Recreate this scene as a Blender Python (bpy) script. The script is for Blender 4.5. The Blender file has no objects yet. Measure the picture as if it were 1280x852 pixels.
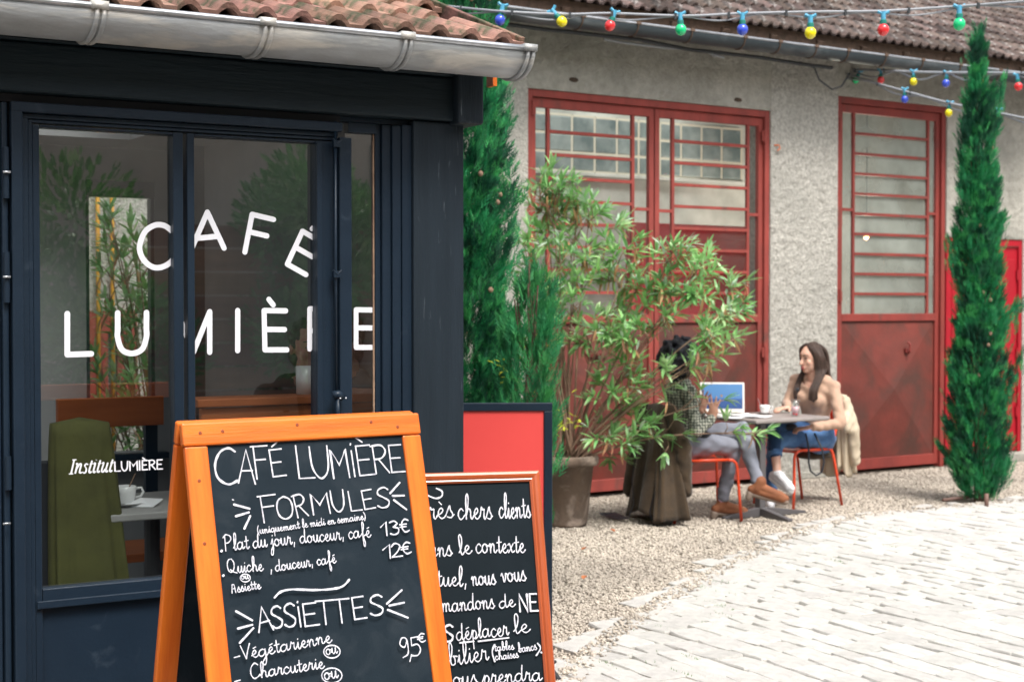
import bpy, math, random
import numpy as np
from mathutils import Vector, Matrix
R = math.radians
random.seed(7); rng = np.random.default_rng(7)
S = bpy.context.scene
COL = S.collection

# ------------------------------------------------------------------ camera, sky, sun, exposure
F = 1900.0; PITCH = math.atan(46/F); CH = 1.6
cd = bpy.data.cameras.new('camera'); cam = bpy.data.objects.new('camera', cd); COL.objects.link(cam)
cam.location = (0, 0, CH); cam.rotation_euler = (math.pi/2 - PITCH, 0, 0)
cd.sensor_width = 36; cd.lens = 36*F/1280; cd.clip_end = 500; cd.clip_start = .05
cd.dof.use_dof = True; cd.dof.focus_distance = 4.6; cd.dof.aperture_fstop = 5.6
S.camera = cam
S.render.resolution_x = 1024; S.render.resolution_y = 681
W = bpy.data.worlds.new('World'); S.world = W; W.use_nodes = True
nt = W.node_tree
sky = nt.nodes.new('ShaderNodeTexSky'); sky.sky_type = 'NISHITA'; sky.sun_disc = False
SUN_EL, SUN_AZ = R(58), R(150)
sky.sun_elevation = SUN_EL; sky.sun_rotation = SUN_AZ; sky.dust_density = 4; sky.ozone_density = .6; sky.air_density = 1.2
hs = nt.nodes.new('ShaderNodeHueSaturation'); hs.inputs['Saturation'].default_value = .32
nt.links.new(sky.outputs[0], hs.inputs['Color'])
bg = nt.nodes['Background']; bg.inputs[1].default_value = .15
nt.links.new(hs.outputs[0], bg.inputs[0])
sd = bpy.data.lights.new('sun', 'SUN'); sd.energy = 2.0; sd.angle = R(18); sd.color = (1, .95, .88)
sun = bpy.data.objects.new('sun', sd); COL.objects.link(sun)
# direction towards the sun, same azimuth convention as the sky (clockwise from +Y)
sv = Vector((math.sin(SUN_AZ)*math.cos(SUN_EL), math.cos(SUN_AZ)*math.cos(SUN_EL), math.sin(SUN_EL)))
sun.rotation_euler = sv.to_track_quat('Z', 'Y').to_euler()
S.view_settings.view_transform = 'Standard'; S.view_settings.look = 'None'
S.view_settings.exposure = .85; S.view_settings.gamma = 1
S.cycles.max_bounces = 8; S.cycles.transparent_max_bounces = 24
S.cycles.use_denoising = True

# ------------------------------------------------------------------ survey helpers (photo bearings -> places)
_cp, _sp = math.cos(PITCH), math.sin(PITCH)
def ray(px, py):
    x = (px-640)/F; y = -(py-426)/F
    return Vector((x, _cp + y*_sp, -_sp + y*_cp))
def gw(px, py, z=0.0):
    d = ray(px, py); t = (z-CH)/d.z
    return Vector((d.x*t, d.y*t, z))
def at(px, py, Y):
    d = ray(px, py); t = Y/d.y
    return Vector((d.x*t, Y, CH+d.z*t))
class Frame:
    def __init__(s, ox, oy, ang):
        s.o = Vector((ox, oy)); s.a = ang; s.u = Vector((math.cos(ang), math.sin(ang))); s.v = Vector((-math.sin(ang), math.cos(ang)))
    def uz(s, px, py, v=0):
        d = ray(px, py); dd = Vector((d.x, d.y)); t = (v + s.o.dot(s.v))/dd.dot(s.v)
        return (dd*t - s.o).dot(s.u), CH + d.z*t
    def U(s, px, py=300, v=0): return s.uz(px, py, v)[0]
    def Z(s, px, py, v=0): return s.uz(px, py, v)[1]
    def loc(s, p):
        q = Vector((p[0], p[1]))-s.o; return (q.dot(s.u), q.dot(s.v), p[2] if len(p) > 2 else 0)
    def world(s, u, v, z=0):
        q = s.o+s.u*u+s.v*v; return Vector((q.x, q.y, z))

# ------------------------------------------------------------------ objects
def empty(name, loc=(0, 0, 0), rz=0, label=None, cat=None, group=None, kind=None):
    o = bpy.data.objects.new(name, None); COL.objects.link(o); o.location = loc; o.rotation_euler = (0, 0, rz); o.empty_display_size = .1
    return tag(o, label, cat, group, kind)
def tag(o, label=None, cat=None, group=None, kind=None):
    if label: o['label'] = label
    if cat: o['category'] = cat
    if group: o['group'] = group
    if kind: o['kind'] = kind
    return o
def link(name, me, parent=None, loc=None, rot=None, scale=None):
    o = bpy.data.objects.new(name, me); COL.objects.link(o)
    if parent: o.parent = parent
    if loc is not None: o.location = loc
    if rot is not None: o.rotation_euler = rot
    if scale is not None: o.scale = scale
    return o
def copy_tree(o, parent=None):
    c = o.copy(); COL.objects.link(c); c.parent = parent
    for ch in list(o.children): copy_tree(ch, c)
    return c

class MB:
    def __init__(s): s.v = []; s.f = []
    def add(s, vs, fs):
        n = len(s.v); s.v += [tuple(p) for p in vs]; s.f += [tuple(i+n for i in f) for f in fs]; return s
    def box(s, x0, x1, y0, y1, z0, z1):
        vs = [(x, y, z) for z in (z0, z1) for y in (y0, y1) for x in (x0, x1)]
        return s.add(vs, [(0, 2, 3, 1), (4, 5, 7, 6), (0, 1, 5, 4), (2, 6, 7, 3), (0, 4, 6, 2), (1, 3, 7, 5)])
    def obox(s, c, ax, ay, az):
        c, ax, ay, az = map(Vector, (c, ax, ay, az))
        vs = [c+ax*i+ay*j+az*k for k in (-1, 1) for j in (-1, 1) for i in (-1, 1)]
        return s.add(vs, [(0, 2, 3, 1), (4, 5, 7, 6), (0, 1, 5, 4), (2, 6, 7, 3), (0, 4, 6, 2), (1, 3, 7, 5)])
    def tube(s, path, r, n=8, cap=True, flat=1.0):
        P = [Vector(p) for p in path]; m = len(P)
        rr = [r]*m if not hasattr(r, '__len__') else list(r)
        vs = []; up = Vector((0, 0, 1)); prev = None
        for i in range(m):
            t = (P[min(i+1, m-1)]-P[max(i-1, 0)])
            t = t.normalized() if t.length > 1e-9 else Vector((0, 0, 1))
            if prev is None:
                a = up if abs(t.z) < .9 else Vector((1, 0, 0)); x = t.cross(a).normalized()
            else:
                x = (prev - t*prev.dot(t)); x = x.normalized() if x.length > 1e-6 else t.orthogonal().normalized()
            prev = x; y = t.cross(x)
            for k in range(n):
                a = 2*math.pi*k/n; vs.append(P[i]+x*(math.cos(a)*rr[i])+y*(math.sin(a)*rr[i]*flat))
        fs = [(i*n+k, i*n+(k+1) % n, (i+1)*n+(k+1) % n, (i+1)*n+k) for i in range(m-1) for k in range(n)]
        if cap: fs += [tuple(reversed(range(n))), tuple((m-1)*n+k for k in range(n))]
        return s.add(vs, fs)
    def capsule(s, a, b, ra, rb, n=12):
        a, b = Vector(a), Vector(b); d = b-a; L = d.length; d = d/L if L > 1e-6 else Vector((0, 0, 1))
        pts = []; rs = []
        for k in (90, 60, 35, 12): pts.append(a-d*(ra*math.sin(R(k)))); rs.append(max(ra*math.cos(R(k)), 1e-4))
        for k in (12, 35, 60, 90): pts.append(b+d*(rb*math.sin(R(k)))); rs.append(max(rb*math.cos(R(k)), 1e-4))
        return s.tube(pts, rs, n)
    def chain(s, pts, rs, n=12):
        for i in range(len(pts)-1): s.capsule(pts[i], pts[i+1], rs[i], rs[i+1], n)
        return s
    def ell(s, c, ax, ay, az, nu=18, nv=10):
        c, ax, ay, az = map(Vector, (c, ax, ay, az)); vs = [c-az]
        for j in range(1, nv):
            ph = math.pi*j/nv - math.pi/2
            for i in range(nu):
                th = 2*math.pi*i/nu; vs.append(c+ax*(math.cos(ph)*math.cos(th))+ay*(math.cos(ph)*math.sin(th))+az*math.sin(ph))
        vs.append(c+az); L = len(vs)-1; fs = [(0, 1+(i+1) % nu, 1+i) for i in range(nu)]
        for j in range(nv-2):
            b = 1+j*nu
            fs += [(b+i, b+(i+1) % nu, b+nu+(i+1) % nu, b+nu+i) for i in range(nu)]
        b = 1+(nv-2)*nu; fs += [(b+i, b+(i+1) % nu, L) for i in range(nu)]
        return s.add(vs, fs)
    def ball(s, c, r, nu=12, nv=8):
        if not hasattr(r, '__len__'): r = (r, r, r)
        return s.ell(c, (r[0], 0, 0), (0, r[1], 0), (0, 0, r[2]), nu, nv)
    def lathe(s, prof, n=20, c=(0, 0, 0), capb=True, capt=True):
        vs = [(c[0]+r*math.cos(2*math.pi*k/n), c[1]+r*math.sin(2*math.pi*k/n), c[2]+z) for r, z in prof for k in range(n)]
        m = len(prof); fs = [(i*n+k, i*n+(k+1) % n, (i+1)*n+(k+1) % n, (i+1)*n+k) for i in range(m-1) for k in range(n)]
        if capb: fs.append(tuple(reversed(range(n))))
        if capt: fs.append(tuple((m-1)*n+k for k in range(n)))
        return s.add(vs, fs)
    def prism(s, pts, y0, y1):   # polygon in (x,z), extruded along y
        n = len(pts); vs = [(x, y0, z) for x, z in pts]+[(x, y1, z) for x, z in pts]
        return s.add(vs, [tuple(range(n)), tuple(reversed(range(n, 2*n)))]+[(i, n+i, n+(i+1) % n, (i+1) % n) for i in range(n)])
    def mesh(s, name, m=None, smooth=False):
        me = bpy.data.meshes.new(name); me.from_pydata(s.v, [], s.f)
        if m: me.materials.append(m)
        if smooth: me.polygons.foreach_set('use_smooth', [True]*len(me.polygons))
        me.update(); return me
    def build(s, name, m=None, parent=None, bevel=0, smooth=False, loc=None, rot=None, solid=0, sub=0):
        o = link(name, s.mesh(name, m, smooth), parent, loc, rot)
        if solid:
            q = o.modifiers.new('solid', 'SOLIDIFY'); q.thickness = solid; q.offset = 0
        if sub:
            q = o.modifiers.new('sub', 'SUBSURF'); q.levels = sub; q.render_levels = sub
        if bevel:
            q = o.modifiers.new('bevel', 'BEVEL'); q.width = bevel; q.segments = 2; q.limit_method = 'ANGLE'; q.angle_limit = R(40)
        return o
def baked(mb, name, m, parent, voxel, smooth=3, loc=None, disp=None, tree=None):
    """fuse the overlapping forms into one continuous skin"""
    me = mb.mesh('tmp'); o = link('tmp', me)
    q = o.modifiers.new('r', 'REMESH'); q.mode = 'VOXEL'; q.voxel_size = voxel
    if smooth:
        q = o.modifiers.new('s', 'SMOOTH'); q.iterations = smooth; q.factor = .5
    dg = bpy.context.evaluated_depsgraph_get(); dg.update()
    nm = bpy.data.meshes.new_from_object(o.evaluated_get(dg)); nm.name = name
    bpy.data.objects.remove(o); bpy.data.meshes.remove(me)
    if disp:
        n = len(nm.vertices); co = np.empty(n*3); nm.vertices.foreach_get('co', co); co = co.reshape(-1, 3)
        no = np.empty(n*3); nm.vertices.foreach_get('normal', no); no = no.reshape(-1, 3)
        co = co + no*disp(co)[:, None]; nm.vertices.foreach_set('co', co.ravel())
    nm.materials.clear(); nm.materials.append(m); nm.polygons.foreach_set('use_smooth', [True]*len(nm.polygons)); nm.update()
    return link(name, nm, parent, loc)

# ------------------------------------------------------------------ materials
def mat(name, col, rough=.6, col2=None, scale=6, detail=6, lo=.35, hi=.65, bump=0, bscale=40, metal=0, stretch=(1, 1, 1),
        spec=.5, col3=None, scale3=1.2, lo3=.5, hi3=.7, bdetail=4, coat=0, bkind='NOISE', sheen=0, rough2=None, rotz=0, sss=0, objrand=0, trans=0):
    m = bpy.data.materials.new(name); m.use_nodes = True; t = m.node_tree; N = t.nodes; L = t.links
    b = N['Principled BSDF']; b.inputs['Roughness'].default_value = rough; b.inputs['Metallic'].default_value = metal
    b.inputs['Specular IOR Level'].default_value = spec; b.inputs['Base Color'].default_value = (*col, 1)
    if coat: b.inputs['Coat Weight'].default_value = coat; b.inputs['Coat Roughness'].default_value = .15
    if sheen: b.inputs['Sheen Weight'].default_value = sheen
    if sss: b.inputs['Subsurface Weight'].default_value = sss; b.inputs['Subsurface Scale'].default_value = .02
    tc = N.new('ShaderNodeTexCoord'); mp = N.new('ShaderNodeMapping'); mp.inputs['Scale'].default_value = stretch; mp.inputs['Rotation'].default_value = (0, 0, rotz)
    L.new(tc.outputs['Object'], mp.inputs[0]); co = mp.outputs[0]
    def noise(sc, det=6, dist=0, ro=.6):
        n = N.new('ShaderNodeTexNoise'); n.inputs['Scale'].default_value = sc; n.inputs['Detail'].default_value = det
        n.inputs['Roughness'].default_value = ro; n.inputs['Distortion'].default_value = dist; L.new(co, n.inputs['Vector']); return n.outputs['Fac']
    def ramp(f, a, z):
        r = N.new('ShaderNodeMapRange'); r.inputs[1].default_value = a; r.inputs[2].default_value = z; L.new(f, r.inputs[0]); return r.outputs[0]
    def mix(f, a, c):
        x = N.new('ShaderNodeMix'); x.data_type = 'RGBA'; L.new(f, x.inputs[0])
        for i, v in ((6, a), (7, c)):
            if isinstance(v, tuple): x.inputs[i].default_value = (*v, 1)
            else: L.new(v, x.inputs[i])
        return x.outputs[2]
    c = col
    if col2: c = mix(ramp(noise(scale, detail), lo, hi), col, col2)
    if col3: c = mix(ramp(noise(scale3, 5, .5), lo3, hi3), c, col3)
    if objrand:
        oi = N.new('ShaderNodeObjectInfo'); hsv = N.new('ShaderNodeHueSaturation')
        r = N.new('ShaderNodeMapRange'); r.inputs[3].default_value = 1-objrand; r.inputs[4].default_value = 1+objrand
        L.new(oi.outputs['Random'], r.inputs[0]); L.new(r.outputs[0], hsv.inputs['Value'])
        r2 = N.new('ShaderNodeMapRange'); r2.inputs[3].default_value = .485; r2.inputs[4].default_value = .515
        mm = N.new('ShaderNodeMath'); mm.operation = 'FRACT'; mu = N.new('ShaderNodeMath'); mu.operation = 'MULTIPLY'; mu.inputs[1].default_value = 7.31
        L.new(oi.outputs['Random'], mu.inputs[0]); L.new(mu.outputs[0], mm.inputs[0]); L.new(mm.outputs[0], r2.inputs[0]); L.new(r2.outputs[0], hsv.inputs['Hue'])
        if isinstance(c, tuple): hsv.inputs['Color'].default_value = (*c, 1)
        else: L.new(c, hsv.inputs['Color'])
        c = hsv.outputs[0]
    if not isinstance(c, tuple): L.new(c, b.inputs['Base Color'])
    if rough2 is not None:
        rr = N.new('ShaderNodeMapRange'); rr.inputs[1].default_value = .35; rr.inputs[2].default_value = .65; rr.inputs[3].default_value = rough; rr.inputs[4].default_value = rough2
        L.new(noise(scale*1.7, 4), rr.inputs[0]); L.new(rr.outputs[0], b.inputs['Roughness'])
    if bump:
        bp = N.new('ShaderNodeBump'); bp.inputs['Strength'].default_value = 1; bp.inputs['Distance'].default_value = bump
        if bkind == 'NOISE': h = noise(bscale, bdetail)
        else:
            vn = N.new('ShaderNodeTexVoronoi'); vn.inputs['Scale'].default_value = bscale; L.new(co, vn.inputs['Vector']); h = vn.outputs['Distance']
        L.new(h, bp.inputs['Height']); L.new(bp.outputs[0], b.inputs['Normal'])
    if trans:
        out = N['Material Output']; tr = N.new('ShaderNodeBsdfTranslucent'); ms = N.new('ShaderNodeMixShader'); ms.inputs[0].default_value = trans
        if isinstance(c, tuple): tr.inputs[0].default_value = (*c, 1)
        else: L.new(c, tr.inputs[0])
        L.new(b.outputs[0], ms.inputs[1]); L.new(tr.outputs[0], ms.inputs[2]); L.new(ms.outputs[0], out.inputs[0])
    return m
def glass(name, tint=(1, 1, 1), ior=1.5, rough=0.0, dirt=0, boost=1.0):
    m = bpy.data.materials.new(name); m.use_nodes = True; t = m.node_tree; N = t.nodes; L = t.links; N.remove(N['Principled BSDF'])
    out = N['Material Output']; tr = N.new('ShaderNodeBsdfTransparent'); tr.inputs[0].default_value = (*tint, 1)
    gl = N.new('ShaderNodeBsdfGlossy'); gl.inputs['Roughness'].default_value = rough
    fr = N.new('ShaderNodeFresnel'); ge = N.new('ShaderNodeNewGeometry'); im = N.new('ShaderNodeMapRange'); im.inputs[3].default_value = ior; im.inputs[4].default_value = 1/ior   # thin sheet: same from both sides
    L.new(ge.outputs['Backfacing'], im.inputs[0]); L.new(im.outputs[0], fr.inputs[0])
    mu = N.new('ShaderNodeMath'); mu.operation = 'MULTIPLY'; mu.inputs[1].default_value = boost; mu.use_clamp = True; L.new(fr.outputs[0], mu.inputs[0])
    a = N.new('ShaderNodeMixShader'); L.new(mu.outputs[0], a.inputs[0]); L.new(tr.outputs[0], a.inputs[1]); L.new(gl.outputs[0], a.inputs[2])
    last = a.outputs[0]
    if dirt:
        d = N.new('ShaderNodeBsdfDiffuse'); d.inputs[0].default_value = (.36, .40, .36, 1)
        n = N.new('ShaderNodeTexNoise'); n.inputs['Scale'].default_value = 2.5; n.inputs['Detail'].default_value = 8; tc = N.new('ShaderNodeTexCoord'); L.new(tc.outputs['Object'], n.inputs['Vector'])
        r = N.new('ShaderNodeMapRange'); r.inputs[1].default_value = .3; r.inputs[2].default_value = .75; r.inputs[3].default_value = dirt*.5; r.inputs[4].default_value = dirt*1.4; L.new(n.outputs['Fac'], r.inputs[0])
        x = N.new('ShaderNodeMixShader'); L.new(r.outputs[0], x.inputs[0]); L.new(last, x.inputs[1]); L.new(d.outputs[0], x.inputs[2]); last = x.outputs[0]
    L.new(last, out.inputs[0]); return m
def emis(name, col, st):
    m = bpy.data.materials.new(name); m.use_nodes = True; b = m.node_tree.nodes['Principled BSDF']; b.inputs['Base Color'].default_value = (*col, 1)
    b.inputs['Emission Color'].default_value = (*col, 1); b.inputs['Emission Strength'].default_value = st; return m

M = {}
M['navy'] = mat('navy_paint', (.0085, .0175, .031), .38, (.011, .022, .038), 3, spec=.3, bump=.0012, bscale=60, stretch=(1, 1, 1), col3=(.03, .045, .065), scale3=9, lo3=.64, hi3=.8)
M['navy_wood'] = mat('navy_stained_wood', (.0075, .0155, .021), .5, (.012, .022, .030), 4, spec=.25, bump=.004, bscale=22, stretch=(.35, 1, 3.5), col3=(.05, .065, .08), scale3=9, lo3=.72, hi3=.85)
M['navy_post'] = mat('navy_stained_post', (.0105, .0175, .025), .5, (.015, .024, .034), 4, spec=.25, bump=.004, bscale=26, stretch=(3.5, 1, .3), col3=(.10, .12, .14), scale3=16, lo3=.66, hi3=.74)
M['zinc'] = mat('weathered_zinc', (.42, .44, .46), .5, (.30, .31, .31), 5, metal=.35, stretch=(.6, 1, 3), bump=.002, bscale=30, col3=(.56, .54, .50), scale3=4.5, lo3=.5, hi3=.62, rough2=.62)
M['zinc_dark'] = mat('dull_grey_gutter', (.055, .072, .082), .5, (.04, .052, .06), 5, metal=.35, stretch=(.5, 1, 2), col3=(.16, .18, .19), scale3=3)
M['lip'] = mat('bright_zinc_bead', (.60, .62, .66), .35, (.38, .40, .42), 9, metal=.8)
M['tile'] = mat('clay_roof_tile', (.34, .19, .145), .9, (.20, .12, .10), 9, spec=.2, bump=.006, bscale=45, col3=(.085, .09, .055), scale3=8, lo3=.50, hi3=.62, objrand=.3)
M['tile_old'] = mat('old_clay_roof_tile', (.160, .115, .100), .95, (.065, .058, .056), 9, spec=.15, bump=.006, bscale=35, col3=(.36, .33, .31), scale3=11, lo3=.58, hi3=.68, objrand=.5)
M['plaster'] = mat('roughcast_plaster', (.61, .59, .535), .95, (.40, .385, .345), 34, detail=8, lo=.40, hi=.62, bump=.03, bscale=60, bdetail=6, col3=(.42, .41, .37), scale3=1.1, lo3=.5, hi3=.75)
M['plaster_smooth'] = mat('old_plaster', (.50, .48, .425), .95, (.37, .355, .31), 14, detail=10, bump=.022, bscale=42, bdetail=7, col3=(.24, .235, .205), scale3=.9, lo3=.45, hi3=.75)
M['plaster_room'] = mat('painted_room_plaster', (.68, .69, .66), .9, (.34, .35, .33), 1.5, detail=8, bump=.004)
M['red_frame'] = mat('weathered_red_paint', (.34, .066, .053), .65, (.23, .050, .042), 7, spec=.3, detail=9, stretch=(1, 1, .35), bump=.003, bscale=30, col3=(.13, .06, .05), scale3=4, lo3=.58, hi3=.72)
M['red_panel'] = mat('rusting_red_steel', (.19, .040, .030), .5, (.115, .033, .025), 2.6, spec=.4, detail=10, bump=.004, bscale=12, col3=(.085, .036, .028), scale3=2.1, lo3=.48, hi3=.66, rough2=.7)
M['red_frame2'] = mat('brown_red_paint', (.27, .042, .032), .6, (.19, .032, .026), 5, detail=9, stretch=(1, 1, .35), bump=.003, bscale=30, col3=(.11, .05, .04), scale3=4, lo3=.58, hi3=.72)
M['red_inner'] = mat('glossy_red_paint', (.66, .008, .03), .4)
M['red_door'] = mat('bright_red_paint', (.40, .006, .018), .5, (.33, .006, .016), 2, bump=.001, bscale=10)
M['glass'] = glass('window_glass', (.88, .93, .93), 1.52, boost=5.2)
M['glass_dusty'] = glass('dusty_glass', (.90, .94, .92), 1.5, dirt=.09, boost=1.5)
M['glass_grimy'] = glass('grimy_greenish_glass', (.80, .86, .82), 1.5, dirt=.52, boost=1.2)
M['glass_clear'] = glass('clear_glass', (.97, .99, .99), 1.45)
M['white_vinyl'] = mat('white_vinyl', (.74, .75, .80), .5)
M['chalk'] = mat('white_chalk_ink', (.70, .70, .76), .9, (.36, .37, .44), 75, lo=.42, hi=.72)
M['slate'] = mat('blackboard_paint', (.010, .018, .026), .6, (.013, .022, .031), 6, spec=.12, bump=.0004, bscale=300, col3=(.032, .042, .052), scale3=7, lo3=.5, hi3=.85)
M['slate2'] = mat('blackboard_paint_dark', (.003, .008, .012), .6, (.005, .011, .016), 6, spec=.12, bump=.0004, bscale=300, col3=(.02, .025, .03), scale3=6, lo3=.65, hi3=.9)
M['orange_wood'] = mat('orange_lacquered_wood', (.80, .19, .018), .38, (.66, .125, .010), 5, detail=8, stretch=(1, 1, 1), bump=.0008, bscale=60, coat=.25, col3=(.86, .27, .05), scale3=3)
M['orange_wood_v'] = mat('orange_lacquered_stile', (.80, .19, .018), .38, (.62, .115, .010), 9, detail=8, stretch=(3, 3, .22), bump=.0008, bscale=60, coat=.25, col3=(.90, .46, .24), scale3=11, lo3=.70, hi3=.73)
M['orange_wood_h'] = mat('orange_lacquered_rail', (.80, .19, .018), .38, (.62, .115, .010), 9, detail=8, stretch=(.22, 3, 3), bump=.0008, bscale=60, coat=.25, col3=(.90, .46, .24), scale3=11, lo3=.70, hi3=.73)
M['brown_wood'] = mat('brown_varnished_wood', (.42, .085, .022), .3, (.32, .06, .015), 6, detail=8, stretch=(1, 1, .3), coat=.5)
M['knot'] = mat('wood_knot', (.25, .05, .01), .5)
M['poster_red'] = mat('red_poster', (.74, .072, .065), .5, (.70, .065, .06), 2)
M['gravel'] = mat('gravel_bed', (.38, .35, .31), .95, (.22, .20, .17), 60, detail=8, bump=.03, bscale=70, bkind='VORONOI')
M['pebble'] = mat('pale_gravel', (.66, .59, .50), .9, (.30, .26, .22), 38, detail=3, col3=(.30, .265, .225), scale3=.9, lo3=.48, hi3=.72)
M['stone'] = mat('pale_limestone_sett', (.53, .515, .485), .85, (.44, .43, .41), 4, detail=9, bump=.006, bscale=25, bdetail=8, col3=(.37, .355, .335), scale3=2.2, lo3=.55, hi3=.78, objrand=.085)
M['mortar'] = mat('sandy_joint', (.44, .41, .36), .95, (.30, .28, .22), 9, bump=.008, bscale=50, col3=(.18, .17, .11), scale3=1.2, lo3=.55, hi3=.7)
M['weed'] = mat('joint_moss', (.06, .20, .04), .8, (.12, .22, .05), 20)
M['cypress'] = mat('cypress_green', (.014, .24, .080), .6, (.004, .07, .035), 5, detail=7, lo=.42, hi=.56, col3=(.06, .42, .12), scale3=9, lo3=.52, hi3=.64, trans=.25)
M['juniper'] = mat('juniper_green', (.03, .27, .095), .6, (.015, .15, .06), 5, detail=5, col3=(.07, .36, .10), scale3=9, lo3=.45, hi3=.65, trans=.3)
M['bark'] = mat('bark', (.16, .10, .07), .9, (.09, .06, .04), 15, bump=.01, bscale=40)
M['stem'] = mat('oleander_stem', (.36, .24, .16), .8, (.17, .10, .07), 9, bump=.003, bscale=50)
M['leaf'] = mat('oleander_leaf', (.25, .49, .16), .36, (.14, .35, .12), 3, col3=(.46, .63, .34), scale3=5, lo3=.5, hi3=.65, trans=.3, objrand=.3)
M['leaf_pale'] = mat('oleander_leaf_pale', (.55, .66, .52), .4, (.38, .56, .38), 4, trans=.25, objrand=.15)
M['leaf_dry'] = mat('oleander_leaf_dry', (.52, .28, .15), .7, (.36, .17, .09), 4, trans=.25, objrand=.2)
M['leaf_yellow'] = mat('yellow_leaf', (.62, .60, .03), .6, (.38, .50, .05), 6, trans=.35)
M['terracotta'] = mat('mossy_terracotta', (.19, .135, .10), .9, (.11, .085, .068), 5, detail=8, bump=.004, bscale=30, col3=(.36, .29, .24), scale3=5, lo3=.5, hi3=.66)
M['soil'] = mat('dark_soil', (.05, .035, .025), .95, (.09, .06, .04), 20, bump=.01)
M['chair_red'] = mat('orange_red_enamel', (.80, .075, .022), .35, coat=.3)
M['table_grey'] = mat('grey_table_enamel', (.30, .265, .25), .45, (.26, .23, .22), 3)
M['leg_grey'] = mat('dark_grey_enamel', (.10, .095, .10), .45)
M['skin'] = mat('skin', (.64, .39, .29), .5, (.60, .33, .24), 9, sss=.12)
M['skin2'] = mat('skin_pale', (.60, .36, .28), .5, (.54, .29, .22), 9, sss=.12)
M['skin_d'] = mat('skin_tan', (.42, .22, .15), .5, (.36, .18, .12), 9, sss=.12)
M['lips'] = mat('lips', (.42, .10, .10), .4)
M['eye'] = mat('dark_eye', (.02, .012, .01), .2)
M['hair'] = mat('dark_brown_hair', (.028, .016, .012), .42, (.075, .042, .030), 22, stretch=(5, 5, .4), bump=.008, bscale=60)
M['hair_curly'] = mat('black_curly_hair', (.008, .008, .016), .6, (.02, .02, .035), 60, bump=.01, bscale=90)
M['hair_grey'] = mat('grey_hair', (.16, .15, .14), .6, (.07, .07, .065), 30, bump=.006, bscale=60)
M['beige_knit'] = mat('beige_knit', (.50, .33, .24), .95, (.43, .275, .195), 5, bump=.007, bscale=16, sheen=.2)
M['denim'] = mat('blue_denim', (.035, .095, .24), .85, (.10, .22, .44), 7, detail=8, bump=.006, bscale=17, sheen=.1)
M['denim_shaded'] = mat('shaded_denim', (.014, .045, .115), .85, (.022, .07, .17), 5, detail=8, bump=.002, bscale=30)  # darker copy of the same jeans: shade put into one leg's colour
M['grey_jean'] = mat('grey_denim', (.24, .25, .30), .85, (.17, .18, .22), 4, detail=6, bump=.003, bscale=16)
M['coat_brown'] = mat('brown_wool', (.060, .037, .018), .95, (.036, .023, .012), 9, bump=.005, bscale=30, sheen=.2)
M['coat_beige'] = mat('beige_cotton', (.60, .51, .38), .85, (.50, .42, .31), 4, bump=.004, bscale=12)
M['white_canvas'] = mat('white_canvas', (.74, .74, .77), .7, (.62, .62, .66), 20)
M['white_sole'] = mat('white_rubber', (.80, .80, .80), .5)
M['suede'] = mat('brown_suede', (.26, .095, .04), .8, (.20, .07, .03), 12)
M['sole'] = mat('tan_heel', (.26, .20, .16), .6)
M['sock'] = mat('lilac_sock', (.60, .40, .55), .9)
M['black'] = mat('black_fabric', (.012, .013, .018), .7)
M['black_strap'] = mat('black_strap', (.012, .016, .025), .5)
M['navy_cloth'] = mat('dark_blue_cloth', (.008, .012, .022), .9)
M['grey_cloth'] = mat('grey_knit', (.16, .17, .18), .9, (.12, .13, .14), 12)
M['laptop'] = mat('pale_alloy', (.74, .70, .66), .4)
M['paper'] = mat('white_paper', (.78, .78, .80), .8)
M['teal'] = mat('green_folder', (.02, .30, .20), .5)
M['china'] = mat('white_china', (.80, .80, .80), .2, coat=.5)
M['berry'] = mat('red_berry', (.6, .03, .03), .3)
M['cable'] = mat('grey_cable', (.32, .34, .37), .6)
M['cable_dark'] = mat('dark_cable', (.03, .035, .04), .6)
M['socket'] = mat('blue_lamp_holder', (.08, .36, .55), .45)
M['socket_green'] = mat('green_lamp_ring', (.01, .19, .15), .45)
for n_, c_ in (('yellow', (.88, .74, .01)), ('red', (.80, .03, .035)), ('green', (.01, .62, .22)), ('blue', (.045, .09, .62))):
    M['bulb_'+n_] = mat('bulb_'+n_, c_, .2, coat=.6, sss=0)
M['fence_wood'] = mat('brown_fence_wood', (.52, .32, .22), .8, (.38, .23, .16), 6, stretch=(.4, 1, 3), bump=.003, objrand=.2)
M['house_wall'] = mat('beige_render', (.74, .65, .55), .9, (.62, .54, .46), 2, bump=.003)
M['yellow_pipe'] = mat('yellow_pipe', (.62, .30, .03), .5)
M['room_dark'] = mat('dark_room_paint', (.20, .205, .21), .9, (.16, .165, .17), 2)
M['room_floor'] = mat('worn_wood_floor', (.09, .075, .065), .5, (.06, .05, .045), 5)
M['olive'] = mat('olive_jacket', (.10, .10, .026), .9, (.065, .064, .018), 4, bump=.006, bscale=9)
M['orange_bench'] = mat('orange_stained_board', (.42, .115, .03), .6, (.33, .085, .022), 5, stretch=(.4, 1, 3))
M['blockglass'] = mat('glass_block', (.10, .14, .15), .4, (.28, .33, .33), 4, spec=.8)
M['hose'] = mat('brown_hose', (.16, .09, .07), .6)
M['dead_leaf'] = mat('fallen_leaf', (.42, .15, .05), .8, (.30, .10, .04), 30)
# ================================================================== frames of the two buildings
c0 = gw(725, 622)
FB = Frame(c0.x, c0.y, R(33.4))                      # workshop facade
CY = 5.76
FC = Frame((580-640)/F*CY, CY, R(30.3))              # cafe facade, origin at the outer edge of the corner post

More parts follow.
